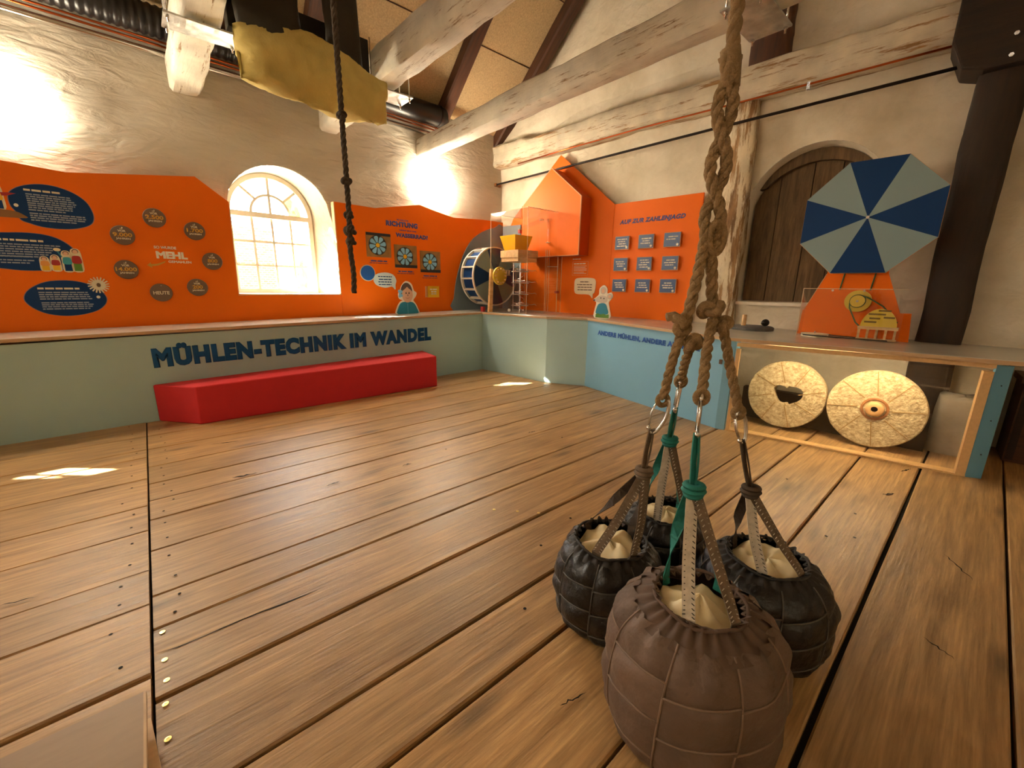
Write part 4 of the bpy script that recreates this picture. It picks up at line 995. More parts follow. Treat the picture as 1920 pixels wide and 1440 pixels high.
# clear tube track
tk = empty('tube_track', T(4.45, 4.36, CZ0), 'clear tube track with red clips at the right of the ball run', 'track')
cl = glassy('clear_tube', (.97,.95,.9), .6)
off = Vector((4.45, 4.36, CZ0))
pth = [Vector(p)-off+Vector((0,.06,0)) for p in [(4.154,4.559,2.03),(4.27,4.46,2.10),(4.385,4.357,2.16),(4.44,4.30,2.16),(4.463,4.288,2.10),(4.461,4.29,2.0),(4.459,4.292,1.857)]]
obj('tube', MB().tube(pth, .028, 12, caps=False), cl, tk, True)
obj('tube', MB().tube([pth[3]+Vector((0,0,.0)), pth[3]+Vector((.10,-.07,.02))], .026, 12, caps=False), cl, tk, True)
for q in (pth[0], pth[2], pth[6]): obj('collar', MB().tube([q, q+Vector((0,0,.008))], .032, 12), edg, tk)
for dx, dy in ((-.02,.017),(.02,-.017),(.005,.01)): obj('guide_rod', MB().tube([(pth[6].x+dx,pth[6].y+dy,1.76-CZ0),(pth[6].x+dx,pth[6].y+dy,.02)], .0035, 6), edg, tk)
obj('support_rod', MB().tube([(.12,-.11,2.24-CZ0),(.12,-.11,.01)], .005, 6), edg, tk)
for z in (1.974, 1.171): obj('red_clip', MB().box(.095,.145,-.13,-.09,z-CZ0-.018,z-CZ0+.018), redp_m, tk)
obj('red_clip', MB().box(pth[0].x-.02,pth[0].x+.02,pth[0].y-.02,pth[0].y+.02,pth[0].z-.05,pth[0].z+.01), redp_m, tk)
obj('cross_bar', MB().tube([(.0,-.02,1.53-CZ0),(.12,-.11,1.53-CZ0)], .005, 6), edg, tk)

# ================================================================== WINDMILL MODEL AT THE RIGHT
wm = empty('windmill_model', FR @ T(4.845, -.36, .835), 'orange windmill model with a big blue and grey eight-sided wheel', 'windmill model')
z0 = .835
tw = [(-.34,.235),(.33,.235),(.205,.56),(.15,1.0),(-.15,1.0),(-.215,.56)]
obj('tower_board', MB().prism(tw, 0, .05), orange_m, wm)
obj('base_block', MB().prism([(-.36,0),(.42,0),(.40,.235),(-.35,.235)], -.01, .08), orange_m, wm)
obj('tower_edge', MB().prism([(-.345,.235),(-.34,.235),(-.213,.56),(-.219,.56)], -.002, .052), edge_m, wm)
hubz = 1.848-z0; Ro = .485
for k_ in range(8):
    a0 = pi/8+k_*pi/4; a1 = a0+pi/4
    obj('sail_sector', MB().prism([(0,hubz),(Ro*cos(a0),hubz+Ro*sin(a0)),(Ro*cos(a1),hubz+Ro*sin(a1))], -.07, -.055), navy_m if k_ % 2 else MATS['sector_grey'], wm)
obj('sail_edge', MB().prism([(Ro*cos(pi/8+k_*pi/4)*1.008, hubz+Ro*sin(pi/8+k_*pi/4)*1.008) for k_ in range(8)], -.0545, -.050), edge_m, wm)
obj('hub_bolt', MB().lathe([(.012,-.08),(.014,-.07)], 10, (0,0,hubz), 'y'), steel_m, wm)
obj('shaft', MB().lathe([(.02,-.05),(.02,.0)], 12, (0,0,hubz), 'y'), steel_m, wm)
for x in (-.10, .11): obj('cord', MB().tube([(x,-.012,.42),(x+.02,-.012,.62)], .006, 6), belt_m, wm)
def pulley(cx, cz, r, d, nm='pulley'):
    obj(nm, MB().lathe([(r,d-.015),(r,d+.0),(r*.9,d+.003),(r,d+.006),(r,d+.02)], 32, (cx,0,cz), 'y'), yellow2_m, wm, auto=40)
obj('pulley_groove', MB().lathe([(.057,-.0705),(.057,-.066)], 28, (.045,0,.328), 'y'), belt_m, wm); pulley(.045, .328, .092, -.05); pulley(.045, .328, .05, -.075, 'small_pulley')
obj('pulley_bolt', MB().lathe([(.010,-.10),(.010,-.08)], 8, (.045,0,.328), 'y'), steel_m, wm)
hd = [(.215+.118*cos(a), .115+.155*sin(a)) for a in [pi*i/20 for i in range(21)]]
obj('half_gear', MB().prism(hd, -.12, -.10), yellow2_m, wm)
for x0, x1, z in ((.14,.25,.225),(.2,.28,.255),(.12,.2,.16),(.24,.31,.20),(.15,.22,.19)): obj('gear_slot', MB().box(x0,x1,-.1215,-.119,z-.007,z+.007), mat('slot_ochre', srgb(120,92,20), .6) if 'slot_ochre' not in MATS else MATS['slot_ochre'], wm)
obj('lantern_top', MB().box(.085,.345,-.14,-.06,.098,.122), lwood_m, wm); obj('lantern_base', MB().box(.085,.345,-.14,-.06,.008,.02), lwood_m, wm)
for k_ in range(5): obj('lantern_bar', MB().box(.09+.058*k_,.106+.058*k_,-.138,-.122,.02,.098), lwood_m, wm)
obj('lantern_axle', MB().tube([(.215,-.1,.0),(.215,-.1,.10)], .009, 10), steel_m, wm, True)
obj('belt', MB().tube([(-.005,-.078,.31),(.0,-.08,.27),(.06,-.1,.15),(.09,-.11,.12)], .006, 6), belt_m, wm); obj('belt', MB().tube([(.05,-.078,.38),(.12,-.08,.355),(.22,-.09,.29),(.33,-.11,.16)], .006, 6), belt_m, wm)
obj('flat_disc', MB().lathe([(.10,0),(.105,.004),(.10,.02),(.105,.03),(.0,.031)], 36, (-.20,-.18,.006), 'z', False), cream_m, wm, auto=40)
obj('disc_pin', MB().tube([(-.2,-.18,.03),(-.2,-.18,.055)], .006, 8), steel_m, wm)
obj('drive_belt', MB().tube([(-.2,-.287,.024),(-.05,-.25,.02),(.2,-.16,.012),(.33,-.13,.012),(.2,-.07,.012),(-.2,-.075,.024),(-.28,-.11,.024),(-.30,-.18,.024),(-.27,-.26,.024)], .005, 6, True), blackplastic, wm)
# acrylic guard in front
obj('acrylic_guard', MB().box(-.33,.36,-.236,-.232,.0,.43), acryl_m, wm); obj('acrylic_side', MB().box(-.332,-.328,-.232,.0,.0,.43), acryl_m, wm)
obj('guard_edge', MB().tube([(-.33,-.234,.43),(.36,-.234,.43)], .0025, 5), edg, wm); obj('guard_edge', MB().tube([(-.33,-.234,.0),(-.33,-.234,.43)], .0025, 5), edg, wm)
for x in (-.12,.09): obj('guard_bolt', MB().lathe([(.009,-.242),(.009,-.228)], 8, (x,0,.415), 'y'), steel_m, wm)
# hand quern at the left end
qn = empty('hand_quern', T(4.62, 1.58, .842), 'flat dark hand quern with a wooden handle on the worktop below the niche', 'quern')
obj('stone_disc', MB().lathe([(.19,0),(.20,.012),(.20,.035),(.185,.045),(.0,.047)], 36, (0,0,0), 'z', False), stonegrey_m, qn, auto=40)
obj('handle', MB().lathe([(.022,.045),(.022,.15),(.019,.155)], 14, (-.02,.07,0)), lwood_m, qn, auto=40)
mtl = empty('iron_pestle', T(4.66, 1.47, .889), 'small dark round knob lying on the hand quern', 'knob')
obj('knob', MB().sphere((0,0,.036),.036,14,10), iron_m, mtl, True); obj('neck', MB().tube([(0,0,.036),(-.05,.01,.03)], .014, 10), iron_m, mtl, True)
trd = obj('round_tray', MB().lathe([(.16,0),(.165,.004),(.0,.005)], 32, (0,0,0), 'z', False), blackplastic, None, False, T(4.38, 1.33, .8425)); tag(trd, 'thin round dark plate on the worktop in front of the quern', 'plate')
# stone sill under the niche door
sl = obj('niche_sill', MB().box(3.80, 4.9, -.03, .25, 1.085, 1.118), white_pl, wr)

# ================================================================== OVERHEAD FITTINGS
# ventilation duct and pipes along the head of the left wall
vd = empty('ventilation_duct', FL @ T(0, -.06, 3.50), 'black corrugated ventilation duct along the top of the left wall', 'duct')
pts = [(-3.9+.014*i, 0, 0) for i in range(int(7.2/.014))]
npt = len(pts)
obj('corrugated_duct', MB().tube(pts, lambda t: .120+.007*sin(t*npt*pi/2), 18), blackm, vd, True)
obj('duct_end', MB().lathe([(.126,3.28),(.126,4.42),(.118,4.46),(.09,4.49),(.0,4.50)], 26, (0,0,0), 'x', False), blackm, vd, auto=35)
obj('clamp_ring', MB().lathe([(.127,4.36),(.134,4.365),(.134,4.385),(.127,4.39)], 26, (0,0,0), 'x', False), iron_m, vd, auto=35)
for dy, dz, nm in ((.02,-.135,0),(.03,-.165,1)):
    pp = obj('copper_pipe', MB().tube([(-3.9,dy,3.5+dz),(4.75,dy,3.5+dz)], .0095, 8), copper_m, None, True, FL @ T(0,-.04,0))
    tag(pp, ('upper' if nm == 0 else 'lower')+' thin copper pipe under the black duct on the left wall', 'pipe', 'copper pipe pair')
pp = obj('silver_pipe', MB().tube([(-3.9,0,0),(4.78,0,0)], .026, 12), chrome_m, None, True, FL @ T(0,.02,3.285)); tag(pp, 'shiny silver pipe below the copper pipes on the left wall', 'pipe')
# iron tie rod
trod = empty('tie_rod', FR @ T(0, -.15, 2.84), 'long dark iron tie rod in front of the right wall', 'rod')
obj('bar', MB().tube([(-.03,0,0),(1.8,0,.034),(3.55,0,.066),(5.42,0,.088)], .0135, 10), iron_m, trod, True)
for s, z in ((-.05,.0),(.02,-.0)): obj('anchor', MB().box(s-.04,s+.03,-.03,.09,z-.025,z+.02), rust_m, trod)
for z in (.16, .03): obj('nut', MB().lathe([(.014,-.05),(.014,-.02),(.009,-.055)], 6, (5.44,-.12,z), 'y'), steel_m, trod)
cp = obj('copper_pipe', MB().tube([(.55,-.19,3.055),(1.6,-.20,3.075),(2.6,-.20,3.085),(3.5,-.195,3.078),(5.2,-.19,3.07)], .009, 8), copper_m, None, True, FR); tag(cp, 'thin copper pipe clipped under the worn wall plate beam of the right wall', 'pipe')
clp = obj('pipe_clip', MB().box(4.20,4.225,-.205,-.18,3.03,3.09), steel_m, cp)
# clamped steel plates
def plate(x0, x1, y0, y1, z, label):
    c = ((x0+x1)/2, (y0+y1)/2, z); q = empty('clamp_plate', T(c), label, 'plate', 'galvanised clamp plates under the tie beams')
    hx, hy = (x1-x0)/2, (y1-y0)/2
    obj('steel_plate', MB().grid(lambda u, v: (-hx+2*hx*u, -hy+2*hy*v, .0+.004*nz((u*5,v*3,x0),1,3)), 14, 8).grid(lambda u, v: (hx-2*hx*u, -hy+2*hy*v, -.012+.004*nz((u*5,v*3,x0),1,6)), 14, 8).box(-hx,hx,-hy,-hy+.002,-.012,.0).box(-hx,hx,hy-.002,hy,-.012,0).box(-hx,-hx+.002,-hy,hy,-.012,0).box(hx-.002,hx,-hy,hy,-.012,0), galv_m, q)
    for sx in (-1,1):
        for sy in (-1,1):
            obj('threaded_rod', MB().tube([(sx*(hx-.025),sy*(hy-.03),-.05),(sx*(hx-.025),sy*(hy-.03),.36)], .006, 8), steel_m, q, True)
            obj('nut', MB().lathe([(.012,-.028),(.012,-.014)], 6, (sx*(hx-.025),sy*(hy-.03),0)), steel_m, q)
plate(.35, .785, 3.94, 4.17, 2.99, 'galvanised plate clamped under the tie beam at the upper left')
plate(1.755, 2.17, 3.95, 4.2, 2.972, 'galvanised plate clamped under the tie beam right of the yellow cloth')
plate(2.96, 3.45, 1.2, 1.46, 2.945, 'galvanised plate under the long diagonal tie beam behind the thick rope')
sbm = obj('steel_beam', MB().box(-.52,.52,-.06,.06,-.13,.13), blackm, None, False, T(1.24, 4.02, 3.17)); tag(bevel(sbm,.006), 'black steel box beam between the tie beams above the yellow cloth', 'beam')
# yellow cloth sack and the two grey canvas chutes feeding it
cs = empty('cloth_sack', T(1.22, 3.70, 2.58), 'large pale yellow cloth sack hanging under the beams with two grey canvas chutes', 'sack')
def clo(u, v):
    x = -.50+1.04*u; a = 2*pi*v
    zb = .03-.045*u-.03*sin(pi*u); zt = .36+.10*sin(pi*min(1,u*1.25))-.06*max(0,u-.75)*3
    if u > .8: zb += .05*(u-.8)*2
    edge = min(1, min(u, 1-u)*9); th = (.03+.13*sqrt(max(edge,0)))*(1+.25*nz((x*3,sin(a)*1.2,3),1,8))
    zc, hz_ = (zb+zt)/2, (zt-zb)/2
    f = nz((x*4, sin(a)*2, cos(a)*1.5), 1, 21, 4)
    sag = -.05*sin(3*pi*u)*max(0,sin(a))
    f2 = nz((x*9+sin(a)*2, 1, cos(a)*2), 1, 33, 3)
    return (x+.03*f+ (.05*(cos(a) < 0)*(u-.5)), -th*sin(a)*1.0+.06*f+.035*f2, zc - hz_*cos(a)*(1+.06*f)+sag*.5)
obj('cloth', MB().grid(lambda u, v: clo(u, v), 44, 32), sack_m, cs, True)
obj('cloth_end', MB().grid(lambda u, v: (lambda p: (p[0], p[1]*u, .2+(p[2]-.2)*u))(clo(0, v)), 6, 32).grid(lambda u, v: (lambda p: (p[0], p[1]*(1-u), .2+(p[2]-.2)*(1-u)))(clo(1, v)), 6, 32), sack_m, cs, True)
def chute(x0, x1, xt0, xt1, seed):
    def fn(u, v):
        a = 2*pi*u; t = v; xa = x0+(xt0-x0)*t; xb = x1+(xt1-x1)*t; f = nz((cos(a)*1.5, sin(a)*1.5, t*6), 1, seed)
        return ((xa+xb)/2+(xb-xa)/2*cos(a)*(1+.08*f), .0+.10*sin(a)*(1+.1*f)+.02*f, .30+1.5*t)
    obj('canvas_chute', MB().grid(fn, 24, 40, True), chute_m, cs, True)
chute(-.50, -.08, -.50, -.14, 4); chute(.10, .36, .06, .30, 7)

# ================================================================== ROPES
def resample(P, step):
    P = [Vector(p) for p in P]
    out = []
    for i in range(len(P)-1):
        p0, p1, p2, p3 = P[max(i-1,0)], P[i], P[i+1], P[min(i+2,len(P)-1)]
        n = max(1, int((p2-p1).length/step))
        for j in range(n):
            t = j/n; out.append(.5*((2*p1)+(p2-p0)*t+(2*p0-5*p1+4*p2-p3)*t*t+(3*p1-p0-3*p2+p3)*t**3))
    out.append(P[-1]); return out
def rope(path, R, m, parent, name='rope', pitch=6.0, strands=3, step=None, ph=0.0):
    Q = resample(path, step or R*.45); mb = MB(); n = len(Q)
    T_ = [(Q[min(i+1,n-1)]-Q[max(i-1,0)]).normalized() for i in range(n)]
    nr = T_[0].orthogonal().normalized(); fr = []; L = 0; Ls = []
    for i in range(n):
        nr = (nr-T_[i]*nr.dot(T_[i])).normalized(); fr.append((nr.copy(), T_[i].cross(nr)))
        if i: L += (Q[i]-Q[i-1]).length
        Ls.append(L)
    for k_ in range(strands):
        S_ = []
        for i in range(n):
            a = 2*pi*(Ls[i]/(R*pitch))+2*pi*k_/strands+ph
            S_.append(Q[i]+(fr[i][0]*cos(a)+fr[i][1]*sin(a))*R*.50)
        mb.tube(S_, R*.56, 7)
    return obj(name, mb, m, parent, True)
def knot(c, r, tr, m, parent, seed=0, sq=1.0):
    pts = []
    for i in range(48):
        t = 2*pi*i/48
        p = Vector(((sin(t)+2*sin(2*t))/3, (cos(t)-2*cos(2*t))/3, -sin(3*t)/2.2*sq))
        p.rotate(Matrix.Rotation(seed*1.3, 3, 'Z') @ Matrix.Rotation(1.1+seed, 3, 'X'))
        pts.append(Vector(c)+p*r)
    return obj('knot', MB().tube(pts, tr, 8, True), m, parent, True)
V3 = Vector
hr = empty('hoist_rope', T(1.32, .60, .85), 'thick twisted hemp rope hanging from above and splitting into four ends over the bags', 'rope')
O = V3((1.32, .60, .85)); w3 = lambda *p: [V3(q)-O for q in p]
rope(w3((1.319,.601,3.29),(1.319,.601,2.4),(1.317,.602,1.9),(1.316,.603,1.84)), .0185, rope_m, hr, 'main_rope', 6.5)
# two ropes laid round each other
def pair(ph):
    pts = []
    for i in range(15):
        z = 1.88-.42*i/14; a = ph+i*.62; r = .017+.004*i/14
        pts.append((1.316+.752*r*cos(a)+.004*i/14, .603-.659*r*cos(a)+r*.6*sin(a), z))
    return pts
rope(w3(*pair(0), (1.306,.611,1.40),(1.300,.617,1.30),(1.288,.628,1.18),(1.283,.632,1.14)), .0175, rope_m, hr, 'rope_leg')
rope(w3(*pair(pi), (1.336,.586,1.42),(1.326,.594,1.36),(1.332,.589,1.29),(1.342,.580,1.19)), .0175, rope_m, hr, 'rope_leg')
obj('rope_loop', MB().tube([V3((1.322+.022*cos(a)*.752,.596-.022*cos(a)*.659-.012,1.40+.045*sin(a)))-O for a in [2*pi*i/20 for i in range(20)]], .011, 8, True), rope_m, hr, True)
obj('whipping', MB().tube(w3((1.312,.605,1.895),(1.318,.600,1.86),(1.322,.598,1.80)), .026, 10), rope_m, hr, True)
KL, KR = V3((1.283,.630,1.142)), V3((1.342,.580,1.19))
ends = {'a': ((KL+V3((-.005,.005,-.02))), (1.276,.678,.885)), 'b': ((KL+V3((.022,-.02,-.05))), (1.433,.699,.925)), 'c': ((KR+V3((-.008,-.01,-.03))), (1.172,.505,.950)), 'd': ((KR+V3((.03,-.02,-.03))), (1.419,.486,.86))}
mids = {'a': (1.27,.655,1.02), 'b': (1.36,.655,1.01), 'c': (1.27,.548,1.07), 'd': (1.395,.53,1.03)}
for kk, (p, q) in ends.items():
    rope(w3(p, mids[kk], q), .0155, rope_m, hr, 'rope_end', 6.2)
    q = V3(q)-O
    obj('eye_loop', MB().tube([q+V3((.752*.017*cos(a), -.659*.017*cos(a), .018*sin(a)-.006)) for a in [2*pi*i/16 for i in range(16)]], .0095, 8, True), rope_m, hr, True)
knot(KL-O+V3((-.012,.010,0)), .030, .0145, rope_m, hr, 0.2); knot(KL-O+V3((.018,-.016,-.062)), .026, .0135, rope_m, hr, 1.1)
knot(KR-O+V3((-.004,0,-.004)), .032, .014, rope_m, hr, 2.2); knot(KR-O+V3((.032,-.026,-.055)), .024, .0125, rope_m, hr, 3.0)
obj('knot_tail', MB().tube(w3((1.275,.64,1.15),(1.255,.657,1.165),(1.238,.672,1.16)), .0145, 8), rope_m, hr, True)
obj('knot_tail', MB().tube(w3((1.35,.57,1.15),(1.375,.55,1.135),(1.388,.54,1.14)), .0135, 8), rope_m, hr, True)
for X, Y, lab in ((1.3, .60, 'cross timber carrying the thick rope above the tie beams'), (1.25, 2.40, 'cross timber carrying the thin knotted rope above the tie beams')):
    tb('cross_timber', lab, T(X-.95, Y, 3.285), 1.9, .14, .14, dark_wood, 30+Y, 14, .006)
# thin knotted rope
tr_ = empty('knotted_rope', T(.90, 2.40, 1.2), 'thin dark rope with several knots hanging in front of the window', 'rope')
yy = lambda z: (.0,.0,z-1.2)
rope([yy(3.3), yy(2.1), (.001,0,.62), (.0,0,.42), (-.004,0,.32), (-.006,.0,.22), (.002,0,.10), (-.004,0,.0)], .0145, rope_d, tr_, 'rope', 7.0)
for z, r, t_ in ((2.098,.020,.0115),(1.785,.020,.0115),(1.615,.018,.011),(1.535,.024,.0135),(1.478,.020,.012)):
    knot((0,0,z-1.2), r, t_, rope_d, tr_, z*3)

# ================================================================== BAGS
def ribbon(P, w_, th, side, m, parent, name, step=.03):
    Q = resample(P, step); mb = MB(); n = len(Q)
    for i in range(n):
        t = (Q[min(i+1,n-1)]-Q[max(i-1,0)]).normalized(); s_ = side[0]*(1-i/(n-1))+side[1]*(i/(n-1)) if isinstance(side, tuple) else side
        s_ = (s_-t*s_.dot(t)).normalized(); nn = t.cross(s_)
        for a, b_ in ((-1,-1),(1,-1),(1,1),(-1,1)): mb.v.append(tuple(Q[i]+s_*a*w_/2+nn*b_*th/2))
    for i in range(n-1):
        for j in range(4): mb.f.append((i*4+j, i*4+(j+1) % 4, (i+1)*4+(j+1) % 4, (i+1)*4+j))
    mb.f += [(3,2,1,0), tuple((n-1)*4+j for j in range(4))]
    return obj(name, mb, m, parent)
PROF = [(0,.0),(.68,.0),(.84,.03),(.94,.13),(.985,.28),(1.0,.44),(.985,.60),(.94,.735),(.85,.845),(.71,.925)]
def prof(t):
    x = t*(len(PROF)-1); i = min(int(x), len(PROF)-2); f = x-i
    p = [PROF[max(0,min(len(PROF)-1,i+j-1))] for j in range(4)]
    c = lambda k_: .5*((2*p[1][k_])+(p[2][k_]-p[0][k_])*f+(2*p[0][k_]-5*p[1][k_]+4*p[2][k_]-p[3][k_])*f*f+(3*p[1][k_]-p[0][k_]-3*p[2][k_]+p[3][k_])*f**3)
    return max(0,c(0)), max(0,c(1))
FWD = V3((.659,.752,0)); RGT = V3((.752,-.659,0))
def bag(loc, H, R, rim, mats, seed, label, knot_w, cara_w, web_top, web_low, phase=0.0, tilt=0.0, ncol=8):
    leather, piping, collar = mats
    b = empty('leather_bag', T(*loc, 0.004), label, 'bag', 'four patchwork leather bags')
    def surf(a, t):
        r, z = prof(t)
        lump = 1+.035*nz((cos(a)*1.2, sin(a)*1.2, z*2), 1, seed)
        return V3((R*r*cos(a)*lump, R*r*sin(a)*lump, H*z))
    rows = [.13,.36,.56,.76,1.0]
    obj('bag_base', MB().grid(lambda u, v: surf(2*pi*u, .135*v), 32, 4, True), leather, b, True)
    seams = MB()
    for ri in range(len(rows)-1):
        t0, t1 = rows[ri], rows[ri+1]; st = phase
        sl0, sl1 = (.055 if ri else 0), (.055 if ri < len(rows)-2 else 0)
        for c_ in range(ncol):
            a0 = 2*pi*(c_+st)/ncol; a1 = 2*pi*(c_+1+st)/ncol
            sd = .35*sin(seed+c_*2.1)
            tt = lambda u, v, t0=t0, t1=t1, sl0=sl0, sl1=sl1, sd=sd: (t0+sl0*(u-.5+sd))*(1-v)+(t1+sl1*(u-.5+sd))*v
            def fn(u, v, a0=a0, a1=a1, tt=tt):
                t = tt(u, v); a = a0+(a1-a0)*u+.10*(t-.5); p = surf(a, t)
                e = 1-(abs(2*u-1))**3; g = 1-(abs(2*v-1))**3
                pil = .010*e*g + .014*nz((p.x*11,p.y*11,p.z*11), 1, seed+ri)*e*g
                pl_ = (.012*sin(a*18+seed)*max(0,(t-.78)/.22))
                return p+V3((cos(a), sin(a), .15))*(pil+pl_*e)
            obj('leather_patch', MB().grid(fn, 9, 8), leather, b, True)
            q2 = lambda u, v: V3(fn(u, v))+V3((cos(a0+(a1-a0)*u), sin(a0+(a1-a0)*u), 0))*.0015
            seams.tube([q2(0, i/6) for i in range(7)], .0030, 5)
            if ri: seams.tube([q2(i/6, 0) for i in range(7)], .0030, 5)
    obj('piping', seams, piping, b, True)
    # gathered collar
    nf = 26
    def col(u, v):
        a = 2*pi*u; r0, z0_ = .755*R+.006, .895*H; f = sin(a*nf+1.3*sin(3*a+seed))
        rr = r0+(rim-r0)*sin(v*pi/2); zz = z0_+(H*.995-z0_)*v**.8
        if v > .85: rr = rim+.012*(v-.85)/.15
        amp = .012*v*(1-.3*v)
        return ((rr+amp*f)*cos(a), (rr+amp*f)*sin(a), zz+.006*f*v+.008*nz((cos(a),sin(a),v),2,seed)*v)
    obj('gathered_collar', MB().grid(col, nf*6, 8, True), collar, b, True)
    obj('drawcord', MB().tube([((rim+.012)*cos(a), (rim+.012)*sin(a), H*.985+.005*sin(5*a)) for a in [2*pi*i/36 for i in range(36)]], .005, 6, True), collar, b, True)
    def lin(u, v):
        a = 2*pi*u; r = (rim+.004)*v; f = nz((cos(a)*r*14, sin(a)*r*14, seed), 1, seed+2, 2)
        fold = abs(sin(a*2.5+seed+r*14))
        return (r*cos(a)*(1+.06*f*(v < .9)), r*sin(a)*(1+.06*f*(v < .9)), H-.040+(.032*(1-v*v)*(.2+.9*fold)+.040*f)*(1 if v < .99 else 0)-.015*(v > .9))
    obj('lining', MB().grid(lin, 36, 9, True), lining_m, b, True)
    # webbing straps up to the knot
    K = V3(knot_w)-V3((*loc, .004)); C_ = V3(cara_w)-V3((*loc, .004))
    for i, (a, m_) in enumerate(zip((radians(-128), radians(-62), radians(35), radians(125)), web_low)):
        # angles measured in the viewer's frame: right and depth
        d = RGT*cos(a)+FWD*sin(a)
        p = d*(rim-.004)+V3((0,0,H-.035)); tang = V3((-d.y, d.x, 0))
        tgt = K+d*.010-V3((0,0,.012)); mid = p*.5+tgt*.5+d*.012
        SP = ribbon([p, p+V3((0,0,.035))+d*.004, mid, tgt], .032, .003, (tang, RGT), m_, b, 'strap')
        if m_ is web_gr or m_ is web_br:
            st = MB(); Q = resample([p+V3((0,0,.035))+d*.004, mid, tgt], .012)
            for q_ in Q[1:-1]: st.tube([q_+tang*.015+d*.003, q_+tang*.008+V3((0,0,.004))+d*.003], .0012, 4); st.tube([q_-tang*.015+d*.003, q_-tang*.008+V3((0,0,.004))+d*.003], .0012, 4)
            obj('stitching', st, blackplastic if m_ is web_gr else web_gr, SP)
    kn = MB()
    for j in range(3):
        kn.grid(lambda u, v, j=j: tuple(K+V3((0,0,-.014+.013*j))+(RGT*cos(2*pi*u)+FWD*sin(2*pi*u))*(.018+.0105*cos(2*pi*v))*(1.15-.12*abs(j-1))+V3((0,0,.0085*sin(2*pi*v)))+RGT*.003*sin(2*pi*u+j)), 18, 8, True)
    obj('strap_knot', kn, web_top, b, True)
    up = (C_-K)
    ribbon([K-RGT*.004, K+up*.5-RGT*.006, C_-RGT*.003+V3((0,0,.004))], .024, .004, RGT*.8+FWD*.6, web_top, b, 'strap_loop'); ribbon([K+RGT*.006+FWD*.004, K+up*.5+RGT*.011+FWD*.006, C_+RGT*.006+V3((0,0,.004))], .020, .004, RGT*.5+FWD*.8, web_top, b, 'strap_loop')
    return b
BK = (leather_b, seam_b, collar_b); BR = (leather_n, seam_n, collar_n)
bag((1.025,.380), .43, .232, .105, BR, 3, 'brown suede patchwork bag in front, hung from teal webbing', (1.087,.458,.699), (1.172,.504,.828), web_te, (web_gr, web_br, web_te, web_te), .15)
bag((1.185,.780), .335, .195, .118, BK, 11, 'black leather patchwork bag on the left, hung from brown webbing', (1.254,.710,.609), (1.255,.696,.770), web_br, (web_br, web_br, web_dk, web_dk), .4)
bag((1.525,.362), .335, .213, .114, BK, 17, 'black leather bag on the right, hung from dark webbing', (1.47,.428,.578), (1.44,.468,.755), web_dk, (web_gr, web_br, web_dk, web_dk), .7)
bag((1.60,.785), .295, .183, .108, BK, 23, 'black leather bag at the back, hung from a knotted teal strap', (1.489,.744,.661), (1.427,.705,.808), web_te, (web_gr, web_br, web_te, web_te), .1)
# ---- carabiners
def carabiner(top, bot, turn, label, sc=1.0):
    A, B_ = V3(top), V3(bot); up = (A-B_).normalized(); x = RGT*cos(turn)+FWD*sin(turn); x = (x-up*x.dot(up)).normalized(); y = up.cross(x)
    m4 = Matrix(((x.x,y.x,up.x,B_.x),(x.y,y.y,up.y,B_.y),(x.z,y.z,up.z,B_.z),(0,0,0,1)))
    q = empty('carabiner', m4, label, 'carabiner', 'steel carabiners above the bags'); L = (A-B_).length
    path = [(-.012,0,.004),(.0,0,-.008),(.014,0,.0),(.026,0,L*.28),(.030,0,L*.6),(.024,0,L*.9),(.010,0,L*1.06),(-.006,0,L*1.05),(-.013,0,L*.93)]
    obj('hook_body', MB().tube(resample(path, .006), .0062*sc, 8), steel_m, q, True)
    obj('gate', MB().tube([(-.013,0,L*.93),(-.021,0,L*.5),(-.013,0,.004)], .0034, 8), steel_m, q, True)
    obj('gate', MB().tube([(-.013,.006,L*.90),(-.020,.006,L*.5),(-.013,.006,.02)], .0020, 6), steel_m, q, True)
    obj('gate_hinge', MB().sphere((-.013,0,.006), .008, 10, 6), steel_m, q, True)
carabiner((1.276,.678,.885),(1.255,.696,.770), -.2, 'steel carabiner above the left black bag')
carabiner((1.433,.699,.918),(1.427,.705,.808), 1.05, 'steel carabiner above the rear black bag')
carabiner((1.172,.505,.946),(1.172,.504,.828), 1.15, 'steel carabiner above the brown bag')
carabiner((1.419,.486,.852),(1.44,.468,.755), .5, 'steel carabiner above the right black bag')

# ---- low plywood platform at the lower left
pf = empty('plywood_platform', T(-.7, .9, 0.006), 'low plywood platform cut off at the lower left corner', 'platform')
obj('top_board', MB().box(-.9,.533,-.9,.496,.083,.097), mat('platform_ply', srgb(150,124,96), .5, var=.1, vs=5, stretch=(1,4,4)), pf)
obj('edge_strip', MB().box(.533,.539,-.9,.496,.080,.0975), plyd_m, pf)
obj('side_board', MB().box(.50,.515,-.88,.46,0,.083), plyd_m, pf); obj('side_board', MB().box(-.88,.5,.44,.46,0,.083), plyd_m, pf); obj('side_board', MB().box(-.88,-.86,-.88,.44,0,.083), plyd_m, pf); obj('side_board', MB().box(-.86,.5,-.88,-.86,0,.083), plyd_m, pf)
bt = obj('batten', MB().box(-.011,.011,-.25,.21,0,.02), ply_m, None, False, T(-.152, 1.165, .006) @ Rz(.10)); tag(bt, 'thin pale batten lying on the floor beside the platform', 'batten')

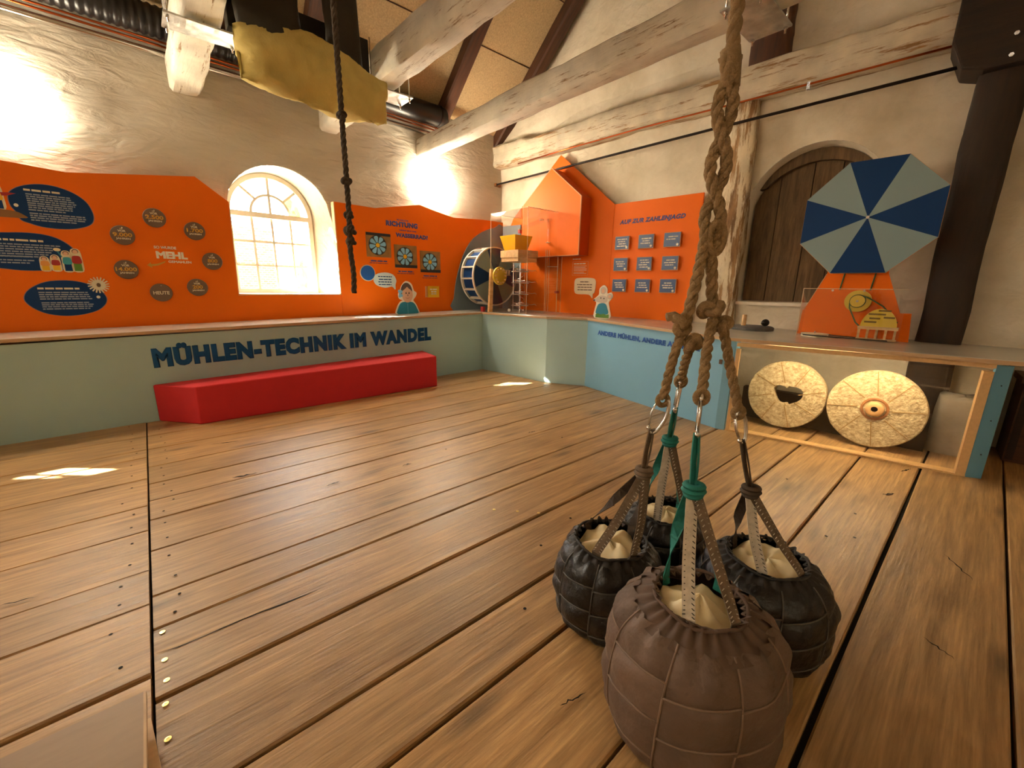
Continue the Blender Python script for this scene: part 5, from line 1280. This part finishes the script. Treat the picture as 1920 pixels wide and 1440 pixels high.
# ================================================================== OUTSIDE THE WINDOW
gr = obj('outdoor_ground', MB().add([(-30,6.6,-.6),(30,6.6,-.6),(30,60,-.6),(-30,60,-.6)], [(0,1,2,3)]), mat('gravel', srgb(120,116,104), .9, var=.1, vs=3)); tag(gr, 'pale yard outside the window', None, None, 'structure')
m, N, Lk, Bp = new_mat('brickwork')
bt_ = N.new('ShaderNodeTexBrick'); bt_.inputs['Color1'].default_value = (*srgb(150,70,56),1); bt_.inputs['Color2'].default_value = (*srgb(178,96,76),1); bt_.inputs['Mortar'].default_value = (*srgb(214,204,190),1)
bt_.inputs['Scale'].default_value = 4.0; tcx = N.new('ShaderNodeTexCoord'); mpx = N.new('ShaderNodeMapping'); mpx.inputs['Rotation'].default_value = (pi/2,0,0)
Lk.new(tcx.outputs['Object'], mpx.inputs[0]); Lk.new(mpx.outputs[0], bt_.inputs['Vector']); Lk.new(bt_.outputs[0], Bp.inputs['Base Color']); Bp.inputs['Roughness'].default_value = .9
bw = obj('brick_wall', MB().box(-9, 3.0, 14, 14.4, -.6, 2.75), m); tag(bw, 'low red brick building seen through the lower window panes', 'building')
def bush(x, y, z, r, h, m_, label, seed):
    b = empty('shrub', T(x, y, -.6), label, 'shrub'); 
    obj('foliage', MB().grid(lambda u, v: (lambda d, q: (r*d.x*q, r*d.y*q, z+h*d.z*q))(V3((sin(pi*v)*cos(2*pi*u), sin(pi*v)*sin(2*pi*u), -cos(pi*v))), 1+.35*nz((sin(pi*v)*cos(2*pi*u)*3, sin(pi*v)*sin(2*pi*u)*3, cos(pi*v)*3), 1, seed, 4)), 40, 24, True), m_, b, True)
    obj('trunk', MB().tube([(0,0,0),(0,0,z)], .06, 8), dark_wood, b)
lf1 = mat('foliage_green', srgb(96,120,50), .8, var=.4, vs=8); lf2 = mat('foliage_yellow', srgb(190,170,70), .8, var=.3, vs=8)
bush(3.95, 13, 1.6, .45, 1.5, lf1, 'green shrub seen through the right window panes', 2)
bush(3.2, 12.0, 1.2, .35, 1.1, lf2, 'yellowish shrub seen through the middle window panes', 5)
bush(4.3, 15.5, 4.7, .5, .8, lf2, 'yellow-green treetop seen through the right window pane', 9)
# dark wooden chest at the right edge
ch = empty('wooden_chest', FR @ T(6.35, -.22, 0.004), 'dark brown wooden chest beside the counter end at the right edge of the view', 'chest')
obj('body', MB().box(-.42,.42,-.18,.18,0,.60), dark_wood, ch)
obj('lid', MB().box(-.44,.44,-.20,.19,.605,.65), dark_wood, ch)
for x in (-.39, -.13, .13, .39): obj('front_board', MB().box(x-.02 if abs(x) > .3 else x-.012, x+.02 if abs(x) > .3 else x+.012,-.19,-.18,.02,.59), black_wood, ch)
